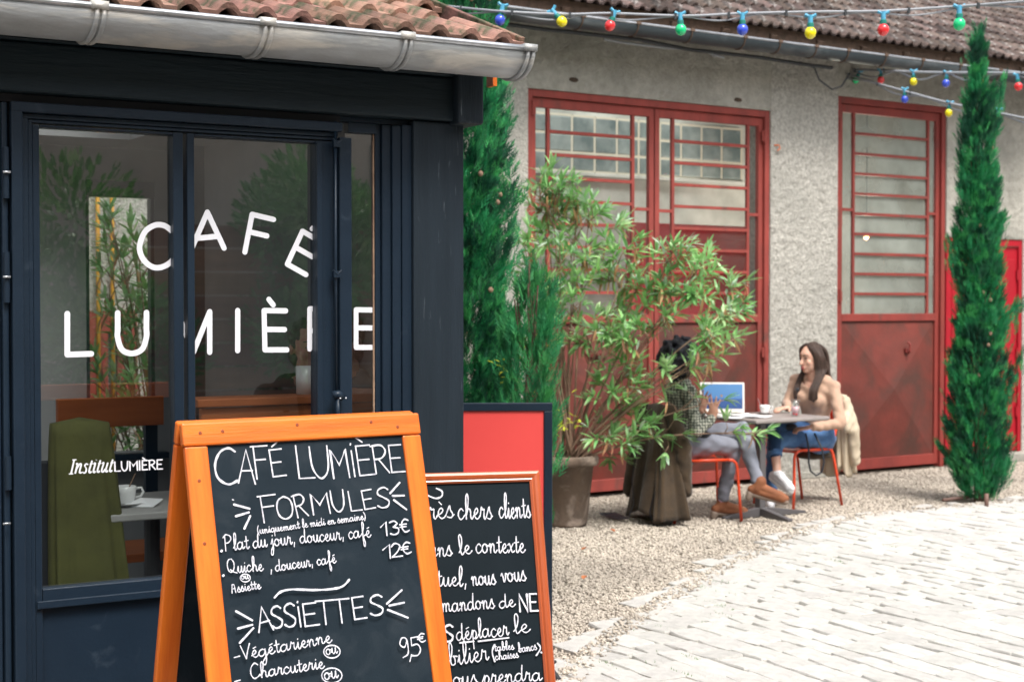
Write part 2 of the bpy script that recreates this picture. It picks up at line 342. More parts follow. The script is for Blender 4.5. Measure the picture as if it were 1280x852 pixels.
# ================================================================== ground
bound = [(.5, 4.4), (.12, 5.9)] + [tuple(gw(*p)[:2]) for p in ((700, 835), (790, 766), (880, 716), (1000, 662), (1090, 642), (1180, 633), (1290, 624), (1420, 616))]
bound += [(bound[-1][0]+9, bound[-1][1]+5.4)]
mb = MB(); mb.add([(-40, -40, -.03), (60, -40, -.03), (60, 60, -.03), (-40, 60, -.03)], [(0, 1, 2, 3)])
tag(mb.build('gravel_ground', M['gravel']), kind='structure')
poly = [(x, y) for x, y in bound]+[(25, bound[-1][1]), (25, 4.4)]
def inside(x, y, P=poly):
    r = False; n = len(P); j = n-1
    for i in range(n):
        if (P[i][1] > y) != (P[j][1] > y) and x < (P[j][0]-P[i][0])*(y-P[i][1])/(P[j][1]-P[i][1])+P[i][0]: r = not r
        j = i
    return r
def bdist(x, y):
    d = 9
    for (ax, ay), (bx, by) in zip(bound, bound[1:]):
        t = max(0, min(1, ((x-ax)*(bx-ax)+(y-ay)*(by-ay))/((bx-ax)**2+(by-ay)**2))); d = min(d, math.hypot(x-ax-t*(bx-ax), y-ay-t*(by-ay)))
    return d
pave = empty('paved_yard', kind='structure')
mb = MB(); mb.add([(x, y, .0005) for x, y in poly], [tuple(reversed(range(len(poly))))]); mb.build('joint_sand', M['mortar'], pave)
def proj(x, y, z=0):
    dy = y; dz = z-CH; zc = dy*_cp - dz*_sp; yc = dy*_sp + dz*_cp
    if zc <= .1: return None
    return 640+F*x/zc, 426-F*yc/zc
# setts laid in courses running square to the workshop wall, lengths uneven
variants = []
for k in range(16):
    b = MB(); n = 10; o_ = []
    rs = random.Random(k)
    corners = [(-.5, -.5), (.5, -.5), (.5, .5), (-.5, .5)]
    pts = []
    for i in range(4):
        (ax, ay), (bx, by) = corners[i], corners[(i+1) % 4]
        for t in (.06, .38, .68, .94):
            j1, j2 = rs.uniform(-.028, .028), rs.uniform(-.028, .028)
            pts.append((ax+(bx-ax)*t+j1, ay+(by-ay)*t+j2))
    m_ = len(pts); tilt = (rs.uniform(-.006, .006), rs.uniform(-.006, .006))
    vs = [(x*1.0, y*1.0, -.03) for x, y in pts]+[(x, y, .006) for x, y in pts]+[(x*.95, y*.95, .010+tilt[0]*x*2+tilt[1]*y*2) for x, y in pts]+[(0, 0, .011)]
    fs = [(i, (i+1) % m_, m_+(i+1) % m_, m_+i) for i in range(m_)]+[(m_+i, m_+(i+1) % m_, 2*m_+(i+1) % m_, 2*m_+i) for i in range(m_)]+[(2*m_+i, 2*m_+(i+1) % m_, 3*m_) for i in range(m_)]
    b.add(vs, fs); me = b.mesh('paving_stone', M['stone'], False); variants.append((me, b))
setts = []
u = -8.0
while u < 16:
    w = random.uniform(.125, .185); v = -14+random.random()*.4
    while v < 4:
        l = random.choice((.15, .18, .22, .27, .2, .24))*random.uniform(.9, 1.15)
        wob = .05*math.sin(v*1.1+1)+.03*math.sin(v*2.3)
        c = FB.world(u+w/2+wob, v+l/2)
        if inside(c.x, c.y) or bdist(c.x, c.y) < .06:
            setts.append((c.x, c.y, w-.008, l-.008, random.uniform(-.05, .05), random.uniform(-.002, .003), random.randrange(16)))
        v += l
    u += w
def visible(x, y):
    p = proj(x, y); return p is not None and -30 < p[0] < 1310 and 560 < p[1] < 880
vis = sorted([s for s in setts if visible(s[0], s[1])], key=lambda s: s[0]**2+s[1]**2)
for s in vis[:300]:
    link('paving_stone', variants[s[6]][0], pave, (s[0], s[1], s[5]), (0, 0, FB.a+s[4]), (s[2], s[3], 1))
rest = vis[300:]+[s for s in setts if not visible(s[0], s[1])]
mb = MB()
for s in rest:
    ca, sa = math.cos(FB.a+s[4]), math.sin(FB.a+s[4]); b = variants[s[6]][1]
    mb.add([(s[0]+x*s[2]*ca-y*s[3]*sa, s[1]+x*s[2]*sa+y*s[3]*ca, z+s[5]) for x, y, z in b.v], b.f)
tag(mb.build('far_paving_stones', M['stone'], pave), kind='stuff')
# loose gravel, built stone by stone in one mesh
def pebbles(name, pts, size, m, z0=-.018, seed=1, zadd=0):
    g = np.random.default_rng(seed); n = len(pts)
    base = np.array([(1, 0, 0), (0, 1, 0), (-1, 0, 0), (0, -1, 0), (0, 0, 1), (0, 0, -1)], float)
    fc = np.array([(0, 1, 4), (1, 2, 4), (2, 3, 4), (3, 0, 4), (1, 0, 5), (2, 1, 5), (3, 2, 5), (0, 3, 5)])
    sc = size*g.uniform(.55, 1.25, (n, 1, 1))*g.uniform(.6, 1.25, (n, 6, 1))
    an = g.uniform(0, 6.28, n); tl = g.uniform(-.5, .5, (n, 2))
    v = base[None]*sc; v[:, :, 2] *= .62
    v[:, :, 2] += v[:, :, 0]*tl[:, 0:1]+v[:, :, 1]*tl[:, 1:2]
    x = v[:, :, 0]*np.cos(an)[:, None]-v[:, :, 1]*np.sin(an)[:, None]; y = v[:, :, 0]*np.sin(an)[:, None]+v[:, :, 1]*np.cos(an)[:, None]
    P = np.stack([x+pts[:, 0:1], y+pts[:, 1:2], v[:, :, 2]+z0+np.asarray(zadd).reshape(-1, 1)+g.uniform(0, .016, (n, 1))], 2).reshape(-1, 3)
    T = (fc[None]+np.arange(n)[:, None, None]*6).reshape(-1, 3)
    return np_mesh(name, P, T, m)
def np_mesh(name, P, T, m, k=3):
    me = bpy.data.meshes.new(name); me.vertices.add(len(P)); me.vertices.foreach_set('co', np.ascontiguousarray(P, dtype=np.float32).ravel())
    nf = len(T); me.loops.add(nf*k); me.loops.foreach_set('vertex_index', np.ascontiguousarray(T, dtype=np.int32).ravel())
    me.polygons.add(nf); me.polygons.foreach_set('loop_start', np.arange(nf, dtype=np.int32)*k)
    try: me.polygons.foreach_set('loop_total', np.full(nf, k, dtype=np.int32))
    except Exception: pass
    me.materials.append(m); me.update(calc_edges=True); return me
g = np.random.default_rng(3); pts = []
while len(pts) < 95000:
    x = g.uniform(-.6, 7.5); y = g.uniform(5.6, 17)
    lu, lv, _ = FB.loc((x, y))
    if lv > .0: continue
    if y > 9 and g.random() > (9.0/y)**1.2: continue
    p = proj(x, y)
    if p is None or p[0] < 655 or p[0] > 1300 or p[1] > 870: continue
    ins = inside(x, y)
    if ins:
        if g.random() > max(0, .62-bdist(x, y)*4.2): continue
    pts.append((x, y))
pts = np.array(pts)
z_in = np.array([.020 if inside(x, y) else 0 for x, y in pts])
tag(link('loose_gravel', pebbles('loose_gravel', pts, .0125, M['pebble'], zadd=z_in)), 'pale loose gravel spread between the paved yard and the workshop wall', 'gravel', kind='stuff')
# moss in the joints near the gravel edge
mb = MB()
for k in range(70):
    i = random.randrange(2, 8); t = random.random(); (ax, ay), (bx, by) = bound[i], bound[i+1]
    x, y = ax+(bx-ax)*t+abs(random.gauss(0, .35)), ay+(by-ay)*t-abs(random.gauss(0, .35))
    for q in range(random.choice((4, 10, 24))):
        a = random.uniform(0, 6.28); h = random.uniform(.008, .022); d = random.gauss(0, .02); e = random.gauss(0, .05)
        px_, py_ = x+FB.v.x*e+FB.u.x*d*.4, y+FB.v.y*e+FB.u.y*d*.4
        mb.add([(px_-.004, py_, -.01), (px_+.004, py_, -.01), (px_+.008*math.cos(a), py_+.008*math.sin(a), h)], [(0, 1, 2)])
tag(mb.build('joint_weeds', M['weed']), 'tiny green weeds growing in the joints of the paving', 'weeds', kind='stuff')
def leaf_mesh(name, L, w, m, bend=.15, fold=.12):
    n = 5; vs = []; fs = []
    for i in range(n+1):
        t = i/n; x = L*t; ww = w*.5*math.sin(math.pi*min(1, t*.93+.035))**.8; z = -bend*L*t*t
        vs += [(x, -ww, z+fold*ww), (x, 0, z-fold*ww*.4), (x, ww, z+fold*ww)]
    for i in range(n):
        a = i*3; fs += [(a, a+3, a+4, a+1), (a+1, a+4, a+5, a+2)]
    b = MB(); b.add(vs, fs); return b, b.mesh(name, m, True)
b_, dl = leaf_mesh('fallen_leaf', .055, .035, M['dead_leaf'], -.2, .5)
for (px, py, lab) in ((727, 690, 'orange brown dead leaf on the gravel right of the terracotta pot'), (713, 691, None), (729, 727, 'curled orange dead leaf on open gravel nearer the chalkboards'), (768, 667, 'small orange dead leaf on gravel below the brown coat'), (1048, 637, None)):
    if lab is None: continue
    p = gw(px, py); tag(link('fallen_leaf', dl, None, (p.x, p.y, .018), (random.uniform(-.4, .4), 0, random.uniform(0, 6))), lab, 'leaf')

# ================================================================== workshop building
wb = empty('workshop_building', (FB.o.x, FB.o.y, 0), FB.a, 'long plaster workshop with red steel gates and an old clay tiled roof', 'building')
U = FB.U; Z = FB.Z; uz = FB.uz
g1u0, g1u1 = U(660), U(963); g1z = Z(810, 124)
d2u0, d2u1 = U(1047), U(1183); d2z = Z(1110, 126)
d3u0, d3u1 = U(1184), U(1279); d3z = Z(1230, 298)
WT = 3.95; WL, WR = -9.0, 12.0
TH = .28
# walls, split at the openings; the reveals have real depth
def wallpart(x0, x1, z0, z1, m, nm='wall', y0=0.0, relief=0):
    if relief:   # roughcast surface as relief
        nx = max(2, int((x1-x0)/.017)); nz = max(2, int((z1-z0)/.017)); gg = np.random.default_rng(int(x0*100) % 97)
        X, Zz = np.meshgrid(np.linspace(x0, x1, nx), np.linspace(z0, z1, nz))
        n1 = gg.random((nz, nx)); n2 = n1.copy()
        n2[1:-1, 1:-1] = (n1[1:-1, 1:-1]*2+n1[:-2, 1:-1]+n1[2:, 1:-1]+n1[1:-1, :-2]+n1[1:-1, 2:])/6
        n3 = gg.random((nz, nx))
        for _ in range(2): n3[1:-1, 1:-1] = (n3[1:-1, 1:-1]+n3[:-2, 1:-1]+n3[2:, 1:-1]+n3[1:-1, :-2]+n3[1:-1, 2:])/5
        D = -relief*(n2*.5+np.clip((n3-.5)*5, -.6, 1)*.7+.3)
        D[0, :] = D[-1, :] = 0; D[:, 0] = D[:, -1] = 0
        P = np.stack([X, D+y0, Zz], 2).reshape(-1, 3); I = np.arange(nx*nz).reshape(nz, nx)
        T = np.stack([I[:-1, :-1], I[:-1, 1:], I[1:, 1:], I[1:, :-1]], 2).reshape(-1, 4)
        me = np_mesh(nm, P, T, m, 4); me.polygons.foreach_set('use_smooth', [True]*len(me.polygons)); link(nm, me, wb)
        b = MB(); b.box(x0, x1, y0+.001, y0+TH, z0, z1); return b.build(nm, m, wb)
    b = MB(); b.box(x0, x1, y0, y0+TH, z0, z1); return b.build(nm, m, wb)
wallpart(WL, g1u0, 0, WT, M['plaster'], relief=0)
wallpart(g1u0+.001, g1u1-.001, g1z, WT, M['plaster_smooth'], relief=.009)
wallpart(g1u1, d2u0-.001, 0, WT, M['plaster'], relief=.011)
wallpart(d2u0, d2u1, d2z, WT, M['plaster_smooth'], relief=.008)
wallpart(d2u1+.001, d3u1, d3z, WT, M['plaster_smooth'], relief=.009)
wallpart(d3u1+.001, WR, 0, WT, M['plaster'])
b = MB(); b.box(d3u0, d3u1+.5, -.12, 0, 0, .09); b.build('door_step', M['plaster_smooth'], wb, bevel=.01)
b = MB(); b.box(g1u1+.002, d2u0-.002, -.02, -.001, 0, .06)
b.build('plinth', M['plaster_smooth'], wb, bevel=.006)
# gouges in the plaster above the gate
for (px, py) in ((717, 100), (922, 125)):
    u_, z_ = uz(px, py); b = MB(); b.ball((u_, -.004, z_), (.05, .012, .02), 10, 6); b.build('gouge', M['soil'], wb)
u_, z_ = uz(969, 186); b = MB(); b.tube([(u_-.03, -.02, z_+.03), (u_+.02, -.03, z_+.03), (u_+.03, -.03, z_), (u_+.0, -.03, z_-.02)], .006, 6); b.build('hook', M['orange_wood'], wb)

def gate(name, label, u0, u1, ztop, leaves, zrail, fm, pm, nrows, gm='glass_dusty'):
    """leaves: list of (ua, ub, [wide a, wide b]); zrail: top of steel panel"""
    g_ = empty(name, (0, 0, 0)); g_.parent = wb
    if label: g_['label'] = label
    D0, D1 = .045, .10     # frame depth range
    b = MB(); b.box(u0, u0+.055, D0-.03, D1, 0, ztop); b.box(u1-.055, u1, D0-.03, D1, 0, ztop); b.box(u0+.055, u1-.055, D0-.03, D1, ztop-.06, ztop)
    b.build('gate_frame', fm, g_, bevel=.004)
    for (a, c, wa, wc, mid) in leaves:
        lz = ztop-.065; t = .05
        b = MB()
        b.box(a, a+t, D0, D1-.01, .03, lz); b.box(c-t, c, D0, D1-.01, .03, lz)
        b.box(a+t, c-t, D0, D1-.01, lz-.075, lz); b.box(a+t, c-t, D0, D1-.01, zrail, zrail+.07); b.box(a+t, c-t, D0, D1-.01, .03, .13)
        b.build('leaf_frame', fm, g_, bevel=.003)
        g0, g1 = zrail+.07, lz-.075
        for x in (wa, wc):
            b = MB(); b.box(x-.014, x+.014, D0+.006, D1-.02, g0, g1); b.build('glazing_bar', fm, g_)
        zs = [g0+(g1-g0)*i/nrows for i in range(nrows+1)]
        for i in range(1, nrows):
            b = MB(); b.box(wa+.014, wc-.014, D0+.004, D1-.022, zs[i]-.013, zs[i]+.013); b.build('glazing_bar', fm, g_)
        for i in range(nrows):
            b = MB(); lo_ = zs[i]+(.013 if i else 0); hi_ = zs[i+1]-(.013 if i < nrows-1 else 0)
            b.add([(wa+.012, D1-.03, lo_), (wc-.012, D1-.03, lo_), (wc-.012, D1-.03+random.uniform(-.004, .004), hi_), (wa+.012, D1-.03+random.uniform(-.004, .004), hi_)], [(0, 1, 2, 3)]); b.build('pane', M[gm], g_)
        for (x0, x1) in ((a+t, wa-.014), (wc+.014, c-t)):
            if x1-x0 < .02: continue
            b = MB(); b.box(x0, x1, D0+.004, D1-.022, mid-.013, mid+.013); b.build('glazing_bar', fm, g_)
            for (zz0, zz1) in ((g0, mid-.013), (mid+.013, g1)):
                b = MB(); b.add([(x0, D1-.03, zz0), (x1, D1-.03, zz0), (x1, D1-.028, zz1), (x0, D1-.029, zz1)], [(0, 1, 2, 3)]); b.build('pane', M[gm], g_)
        # lower steel sheet folded into a shallow four-sided point
        x0, x1, z0, z1 = a+t, c-t, .13, zrail; cx, cz = (x0+x1)/2, (z0+z1)/2
        b = MB(); y_ = D0+.022
        b.add([(x0, y_, z0), (x1, y_, z0), (x1, y_, z1), (x0, y_, z1), (cx, y_-.09, cz)], [(0, 1, 4), (1, 2, 4), (2, 3, 4), (3, 0, 4)])
        b.build('lower_panel', pm, g_)
        b = MB(); b.box(x0, x1, y_+.02, y_+.026, z0, z1); b.build('back_sheet', pm, g_)
    return g_
um = U(822)
zr = Z(1115, 401)
gA = gate('gate', 'wide double red steel gate with two glazed leaves', g1u0, g1u1, g1z, [
    (g1u0+.055, um-.006, U(690), U(796), Z(740, 258)), (um+.006, g1u1-.055, U(846), U(940), Z(900, 266))], zr, M['red_frame'], M['red_panel'], 9)
gB = gate('gate', 'narrower single brown red gate with a folded steel panel', d2u0, d2u1, d2z, [
    (d2u0+.055, d2u1-.055, U(1072), U(1165), Z(1115, 264))], zr, M['red_frame2'], M['red_panel'], 10, 'glass_grimy')
for g_, (px, pys), s_ in ((gA, (667, (135, 420)), 1), (gA, (957, (170, 440)), 1), (gB, (1051, (155, 370)), 1)):
    for py in pys:
        u_, z_ = uz(px, py); b = MB(); b.tube([(u_, .008, z_-.06), (u_, .008, z_+.06)], .014, 8); b.box(u_-.03, u_+.03, .01, .016, z_-.045, z_+.045); b.build('hinge', M['red_frame'] if g_ is gA else M['red_frame2'], g_)
u_, z_ = uz(749, 441); b = MB(); b.box(u_-.10, u_+.09, .0, .04, z_-.035, z_+.035); b.box(u_-.13, u_+.16, .02, .045, z_-.012, z_+.012); b.tube([(u_-.06, -.02, z_), (u_+.03, -.03, z_)], .01, 6); b.build('latch', M['red_panel'], gA, bevel=.004)
u_, z_ = uz(1135, 434); b = MB(); b.tube([(u_-.004, .0, z_+.05), (u_-.004, -.03, z_+.03), (u_-.004, -.03, z_-.04), (u_-.004, .0, z_-.06)], .011, 8); b.box(u_-.03, u_+.03, .0, .03, z_-.05, z_-.01); b.build('latch', M['red_frame2'], gB, bevel=.003)
# bright red side door
dd = empty('side_door'); dd.parent = wb; dd['label'] = 'bright red painted double door right of the gates'
b = MB(); b.box(d3u0+.005, d3u0+.06, .01, .1, .09, d3z); b.box(d3u1-.05, d3u1, .01, .1, .09, d3z); b.box(d3u0+.06, d3u1-.05, .01, .1, d3z-.07, d3z); b.build('door_frame', M['red_door'], dd, bevel=.004)
dm = (d3u0+d3u1)/2
for (a, c) in ((d3u0+.06, dm-.003), (dm+.003, d3u1-.05)):
    b = MB(); b.box(a, c, .035, .08, .10, d3z-.075); b.box(a+.05, c-.05, .028, .036, .25, 1.0); b.box(a+.05, c-.05, .028, .036, 1.1, d3z-.2); b.build('door_leaf', M['red_door'], dd, bevel=.004)
for zz in (.5, 1.1, 1.6, 1.9):
    b = MB(); b.tube([(d3u1-.06, .02, zz-.05), (d3u1-.06, .02, zz+.05)], .013, 8); b.build('hinge', M['red_door'], dd)
# the room behind the gates, its back wall with a strip of glass blocks and a red inner door
RV = 2.7
b = MB(); b.box(-7, 12, RV, RV+.15, 0, 5.4); b.build('back_wall', M['plaster_room'], wb)
b = MB(); b.box(-3, 11, TH+.01, RV, .0, .02); b.build('room_floor', M['room_floor'], wb)
gb = empty('glass_block_window'); gb.parent = wb
ua, ub = FB.U(655, 200, RV), FB.U(925, 200, RV); za, zb = FB.Z(800, 219, RV), FB.Z(800, 152, RV)
nx = 10; nz = 3
sx = (ub-ua)/nx; sz = (zb-za)/nz
for i in range(nx):
    for j in range(nz):
        b = MB(); b.box(ua+i*sx+.012, ua+(i+1)*sx-.012, RV-.03, RV-.002, za+j*sz+.012, za+(j+1)*sz-.012); b.build('glass_block', M['blockglass'], gb, bevel=.012)
b = MB()
for i in range(nx+1): b.box(ua+i*sx-.012, ua+i*sx+.012, RV-.024, RV-.001, za, zb)
for j in range(nz+1):
    for i in range(nx): b.box(ua+i*sx+.012, ua+(i+1)*sx-.012, RV-.024, RV-.001, za+j*sz-.012, za+j*sz+.012)
b.build('mortar_grid', mat('pale_mortar', (.62, .58, .48), .9), gb)
b = MB(); b.box(ua-.05, ub+.05, RV-.08, RV-.001, za-.05, za-.013); b.build('sill', M['plaster_room'], gb, bevel=.005)
idr = empty('inner_door'); idr.parent = wb
va = .75
ra, rb_, rz_ = FB.U(786, 300, va), FB.U(938, 300, va), FB.Z(850, 280, va)
b = MB(); b.box(ra, rb_, va, va+.05, .02, rz_); b.build('door_leaf', M['red_inner'], idr, bevel=.004)
b = MB(); b.box(ra+.08, rb_-.08, va-.015, va-.001, rz_-.5, rz_-.13); b.box(ra+.08, rb_-.08, va-.015, va-.001, .3, rz_-.6); b.build('door_panel', M['red_inner'], idr, bevel=.01)
# roof: rafters, boarding and the clay tiles
PR = R(26); EV = -.42; EZ = 3.98
sl = Vector((0, math.cos(PR), math.sin(PR)))
SKU0, SKU1, SKD0, SKD1 = -6.5, 3.4, 1.9, 4.0     # unseen roof opening, added to let daylight into the room
def rp(u_, d_, o_=-.03): return (u_, EV+d_*sl.y, EZ+o_+d_*sl.z)
for (a0, a1, e0_, e1_) in ((WL, WR, .02, SKD0), (WL, SKU0, SKD0, SKD1), (SKU1, WR, SKD0, SKD1), (WL, WR, SKD1, 4.3)):
    b = MB(); b.add([rp(a0, e0_), rp(a1, e0_), rp(a1, e1_), rp(a0, e1_)], [(0, 1, 2, 3)]); b.build('roof_boarding', M['bark'], wb, solid=.03)
b = MB(); b.add([rp(SKU0, SKD0), rp(SKU1, SKD0), rp(SKU1, SKD1), rp(SKU0, SKD1)], [(0, 1, 2, 3)]); b.build('added_skylight', M['glass_clear'], wb)
for i in range(40):
    uu = WL+.3+i*.55; b = MB(); b.obox((uu, EV+.6*sl.y+.02, EZ-.10+.6*sl.z), (.035, 0, 0), sl*.62, (0, -sl.z*.04, sl.y*.04)); b.build('rafter', M['bark'], wb)
def tile_mesh(name, w, l, m):
    # interlocking tile with two rolls and a thick front edge
    nx = 16; prof = []
    for i in range(nx+1):
        t = i/nx; ph = (t*2) % 1.0
        h = .032*max(0, math.sin(math.pi*min(1, ph/.62)))**.9 if ph < .62 else 0
        if i == nx: h = 0
        prof.append((t*w*1.02-w/2, h))
    vs = []
    for (yy, dz) in ((0, .026), (l*1.12, .0)):
        for x, h in prof: vs.append((x, yy, h+dz))
        for x, h in prof: vs.append((x, yy, h+dz-.02))
    n = nx+1; fs = []
    for i in range(nx):
        fs += [(i, i+1, 2*n+i+1, 2*n+i), (n+i+1, n+i, 3*n+i, 3*n+i+1), (i+1, i, n+i, n+i+1)]
    fs += [(0, 2*n, 3*n, n), (nx, n+nx, 3*n+nx, 2*n+nx)]
    b = MB(); b.add(vs, fs); return b, b.mesh(name, m, False)
TW, TL = .232, .34
tb, tme = tile_mesh('roof_tile', TW, TL, M['tile_old'])
cand = []
for r_ in range(13):
    for c_ in range(-38, 52):
        uu = c_*TW+(TW/2 if r_ % 2 else 0); dd_ = -.05+r_*TL
        if SKU0-.1 < uu < SKU1+.1 and SKD0-.35 < dd_ < SKD1-.05: continue
        cand.append((uu, EV+dd_*sl.y, EZ+dd_*sl.z, r_))
def visw(u_, v_, z_):
    p = FB.world(u_, v_, z_); q = proj(p.x, p.y, p.z); return q and 600 < q[0] < 1300 and -25 < q[1] < 140
vt = sorted([c for c in cand if visw(*c[:3])], key=lambda c: (FB.world(c[0], c[1])).length)
print('roof tiles in view', len(vt), 'setts in view', len(vis))
for c in vt[:300]:
    link('roof_tile', tme, wb, (c[0], c[1], c[2]), (PR+random.uniform(-.012, .012), random.uniform(-.01, .01), random.uniform(-.012, .012)))
b = MB(); Rm = Matrix.Rotation(PR, 3, 'X')
keep = set(map(tuple, vt[:300]))
for c in cand:
    if tuple(c) in keep or c[0] < -6: continue
    b.add([Rm@Vector(p)+Vector(c[:3]) for p in tb.v], tb.f)
tag(b.build('far_roof_tiles', M['tile_old'], wb), kind='stuff')
# gutter of the workshop
def half_gutter(name, u0, u1, cv, cz, r, m, lipm, parent, joints, bm):
    n = 14; us = np.linspace(u0, u1, 40); vs = []; fs = []
    gt = empty(name); gt.parent = parent
    for x in us:
        for k in range(n+1):
            a = math.pi+math.pi*k/n; vs.append((x, cv+r*math.cos(a), cz+r*math.sin(a)))
    for i in range(len(us)-1):
        for k in range(n): q = i*(n+1)+k; fs.append((q, q+1, q+n+2, q+n+1))
    b = MB(); b.add(vs, fs); b.build('trough', m, gt, smooth=True, solid=.004)
    b = MB(); b.tube([(x, cv-r, cz+.004) for x in us], r*.12, 8); b.build('front_bead', lipm, gt, smooth=True)
    ec = [(u1, cv+r*math.cos(math.pi+math.pi*k/n), cz+r*math.sin(math.pi+math.pi*k/n)) for k in range(n+1)]
    b = MB(); b.add(ec, [tuple(range(n+1))]); b.build('end_cap', m, gt, solid=.004)
    for x in joints:
        b = MB()
        for dx in (-.011, .011) if r > .09 else (0,):
            b.tube([(x+dx+.02*math.sin(math.pi*k/12)*0, cv+(r+.006)*math.cos(math.pi+math.pi*k/12), cz+(r+.006)*math.sin(math.pi+math.pi*k/12)) for k in range(13)], .009 if r > .09 else .006, 6)
        b.box(x-.022, x+.022, cv-r-.014, cv-r+.014, cz-.006, cz+.018)
        b.build('gutter_bracket', bm, gt, smooth=False)
    return gt
gj = [U(px, 50, -.45) for px in (719, 788, 855, 921, 965, 1010, 1050, 1097, 1143, 1190, 1240)]
ju, jz = uz(940, 50, -.5)
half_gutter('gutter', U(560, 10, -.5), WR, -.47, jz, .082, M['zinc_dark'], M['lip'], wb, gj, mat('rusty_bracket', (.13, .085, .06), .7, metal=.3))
b = MB(); b.box(WL, WR, -.40, -.37, 3.80, 3.95); b.build('fascia', M['bark'], wb)
# loose cables under the eave
b = MB(); b.tube([(uz(x, y, -.3)[0], -.3, uz(x, y, -.3)[1]) for x, y in ((755, 49), (775, 53), (800, 56), (830, 60), (862, 62), (880, 63), (893, 69), (905, 72))], .011, 6); b.ball((uz(893, 69, -.3)[0], -.3, uz(893, 69, -.3)[1]), .02); b.build('cable', M['cable'], wb)
b = MB(); b.tube([(uz(x, y, -.33)[0], -.33, uz(x, y, -.33)[1]) for x, y in ((630, 30), (680, 37), (720, 41), (800, 50), (860, 62), (950, 72), (1000, 80), (1040, 85))], .016, 6); b.tube([(uz(x, y, -.33)[0], -.33, uz(x, y, -.33)[1]) for x, y in ((1000, 78), (1018, 85), (1024, 100), (1040, 112), (1052, 108), (1062, 92))], .008, 6); b.build('cable', M['cable_dark'], wb)
# ================================================================== cafe building
cb = empty('cafe_building', (FC.o.x, FC.o.y, 0), FC.a, 'dark navy timber and glass corner building with a zinc gutter and clay tiles', 'building')
U = FC.U; Z = FC.Z; uz = FC.uz
pl = U(517, 300, -.03); post_r = U(580, 300, -.03)
bz0 = Z(300, 133, -.06); bz1 = Z(300, 75, -.06)          # beam bottom and top moulding
b = MB(); b.box(pl, post_r, -.03, .16, 0, bz0-.003); b.build('corner_post', M['navy_post'], cb, bevel=.006)
bl = -5.5
bend = U(569, 120, -.06)
b = MB(); b.box(bl, bend, -.06, .15, bz0, bz1); b.build('eave_beam', M['navy_wood'], cb, bevel=.008)
b = MB(); b.box(bl, bend, -.075, .15, bz1+.002, bz1+.022); b.build('moulding', M['navy_wood'], cb, bevel=.006)
b = MB(); b.box(bl, U(600, 100, -.1), -.055, .15, bz1+.024, bz1+.13); b.build('fascia_board', M['navy_wood'], cb)
e0, e1 = U(571, 120, -.09), U(604, 120, -.09)
b = MB(); b.box(e0, e1, -.10, .14, bz0-.012, bz1+.07); b.build('beam_end', M['navy_post'], cb, bevel=.012)
e2 = U(618, 100, .05)
b = MB(); b.box(U(613, 100, .05), U(618, 100, .05), .03, .08, Z(612, 108, .05), bz1+.10); b.build('rafter_end', M['orange_wood'], cb)
# fixed frames and the folding door leaves
def vbar(px0, px1, v0, v1, z0, z1, nm='door_stile', par=None, m='navy', bev=.003, py=300):
    b = MB(); b.box(U(px0, py, v0), U(px1, py, v0), v0, v1, z0, z1); return b.build(nm, M[m], par or cb, bevel=bev)
ft = Z(30, 129, 0)            # top of the door frame
lf = empty('door_frame'); lf.parent = cb; lf['label'] = 'dark navy folding door frame with two tall panes'
ub0, ub1 = U(12), U(415)
gt_ = Z(130, 163.5, .0); gbt = Z(130, 729, .0)
# outer frame, stepped
b = MB(); b.box(U(12), U(27), -.035, .06, .02, ft); b.build('frame_post', M['navy'], lf, bevel=.006)
b = MB(); b.box(U(27)+.001, U(35), -.012, .06, .02, ft-.035); b.box(U(35)+.0005, U(41), -.004, .06, .02, ft-.045); b.build('frame_rebate', M['navy'], lf, bevel=.0025)
b = MB(); b.box(U(12), U(424), -.037, .06, ft-.033, ft); b.build('frame_head', M['navy'], lf, bevel=.005)
b = MB(); b.box(U(27)+.002, U(421), -.014, .06, ft-.050, ft-.0345); b.box(U(35)+.0015, U(420), -.006, .06, ft-.062, ft-.0515); b.build('frame_head_rebate', M['navy'], lf, bevel=.0025)
lt = ft-.064
for (p0, p1, ga, gb_, nm) in ((41, 229.5, 50, 217, 0), (234, 417, 243.5, 395, 1)):
    lv = empty('door_leaf'); lv.parent = lf if False else cb
    v0 = .0
    gl0, gl1 = U(ga), U(gb_)
    b = MB(); b.box(U(p0)+.001, gl0, v0, .055, .03, lt-.002); b.box(gl1, U(p1), v0, .055, .03, lt-.002); b.build('door_stile', M['navy'], lv, bevel=.003)
    if nm == 0:
        b = MB(); b.box(gl1+.001, gl1+.0205, v0+.012, .05, gbt, gt_); b.build('glazing_bead', M['navy'], lv, bevel=.002)
    else:
        b = MB(); b.box(gl1+.0, gl1+.02, -.012, -.001, gbt, gt_); b.build('glazing_bead', M['navy'], lv, bevel=.002)
    b = MB(); b.box(gl0+.001, gl1-.001, v0-.001, .054, gt_, lt-.003); b.build('door_rail', M['navy'], lv, bevel=.003)
    mz0 = Z(130, 748, 0)
    b = MB(); b.box(gl0+.001, gl1-.001, v0-.001, .054, mz0, gbt); b.box(gl0-.02, gl1+.02, v0-.012, v0-.002, mz0-.012, mz0+.014); b.build('door_rail', M['navy'], lv, bevel=.003)
    b = MB(); b.box(gl0+.001, gl1-.001, v0-.001, .054, .03, .12); b.build('door_rail', M['navy'], lv, bevel=.003)
    b = MB(); b.box(gl0+.001, gl1-.001, v0+.016, .045, .121, mz0-.001); b.build('bottom_panel', M['navy'], lv, bevel=.002)
    b = MB(); b.add([(gl0-.002, .034, gbt-.004), (gl1+.002, .034, gbt-.004), (gl1+.002, .034, gt_+.004), (gl0-.002, .034, gt_+.004)], [(0, 1, 2, 3)]); b.build('pane', M['glass'], lv)
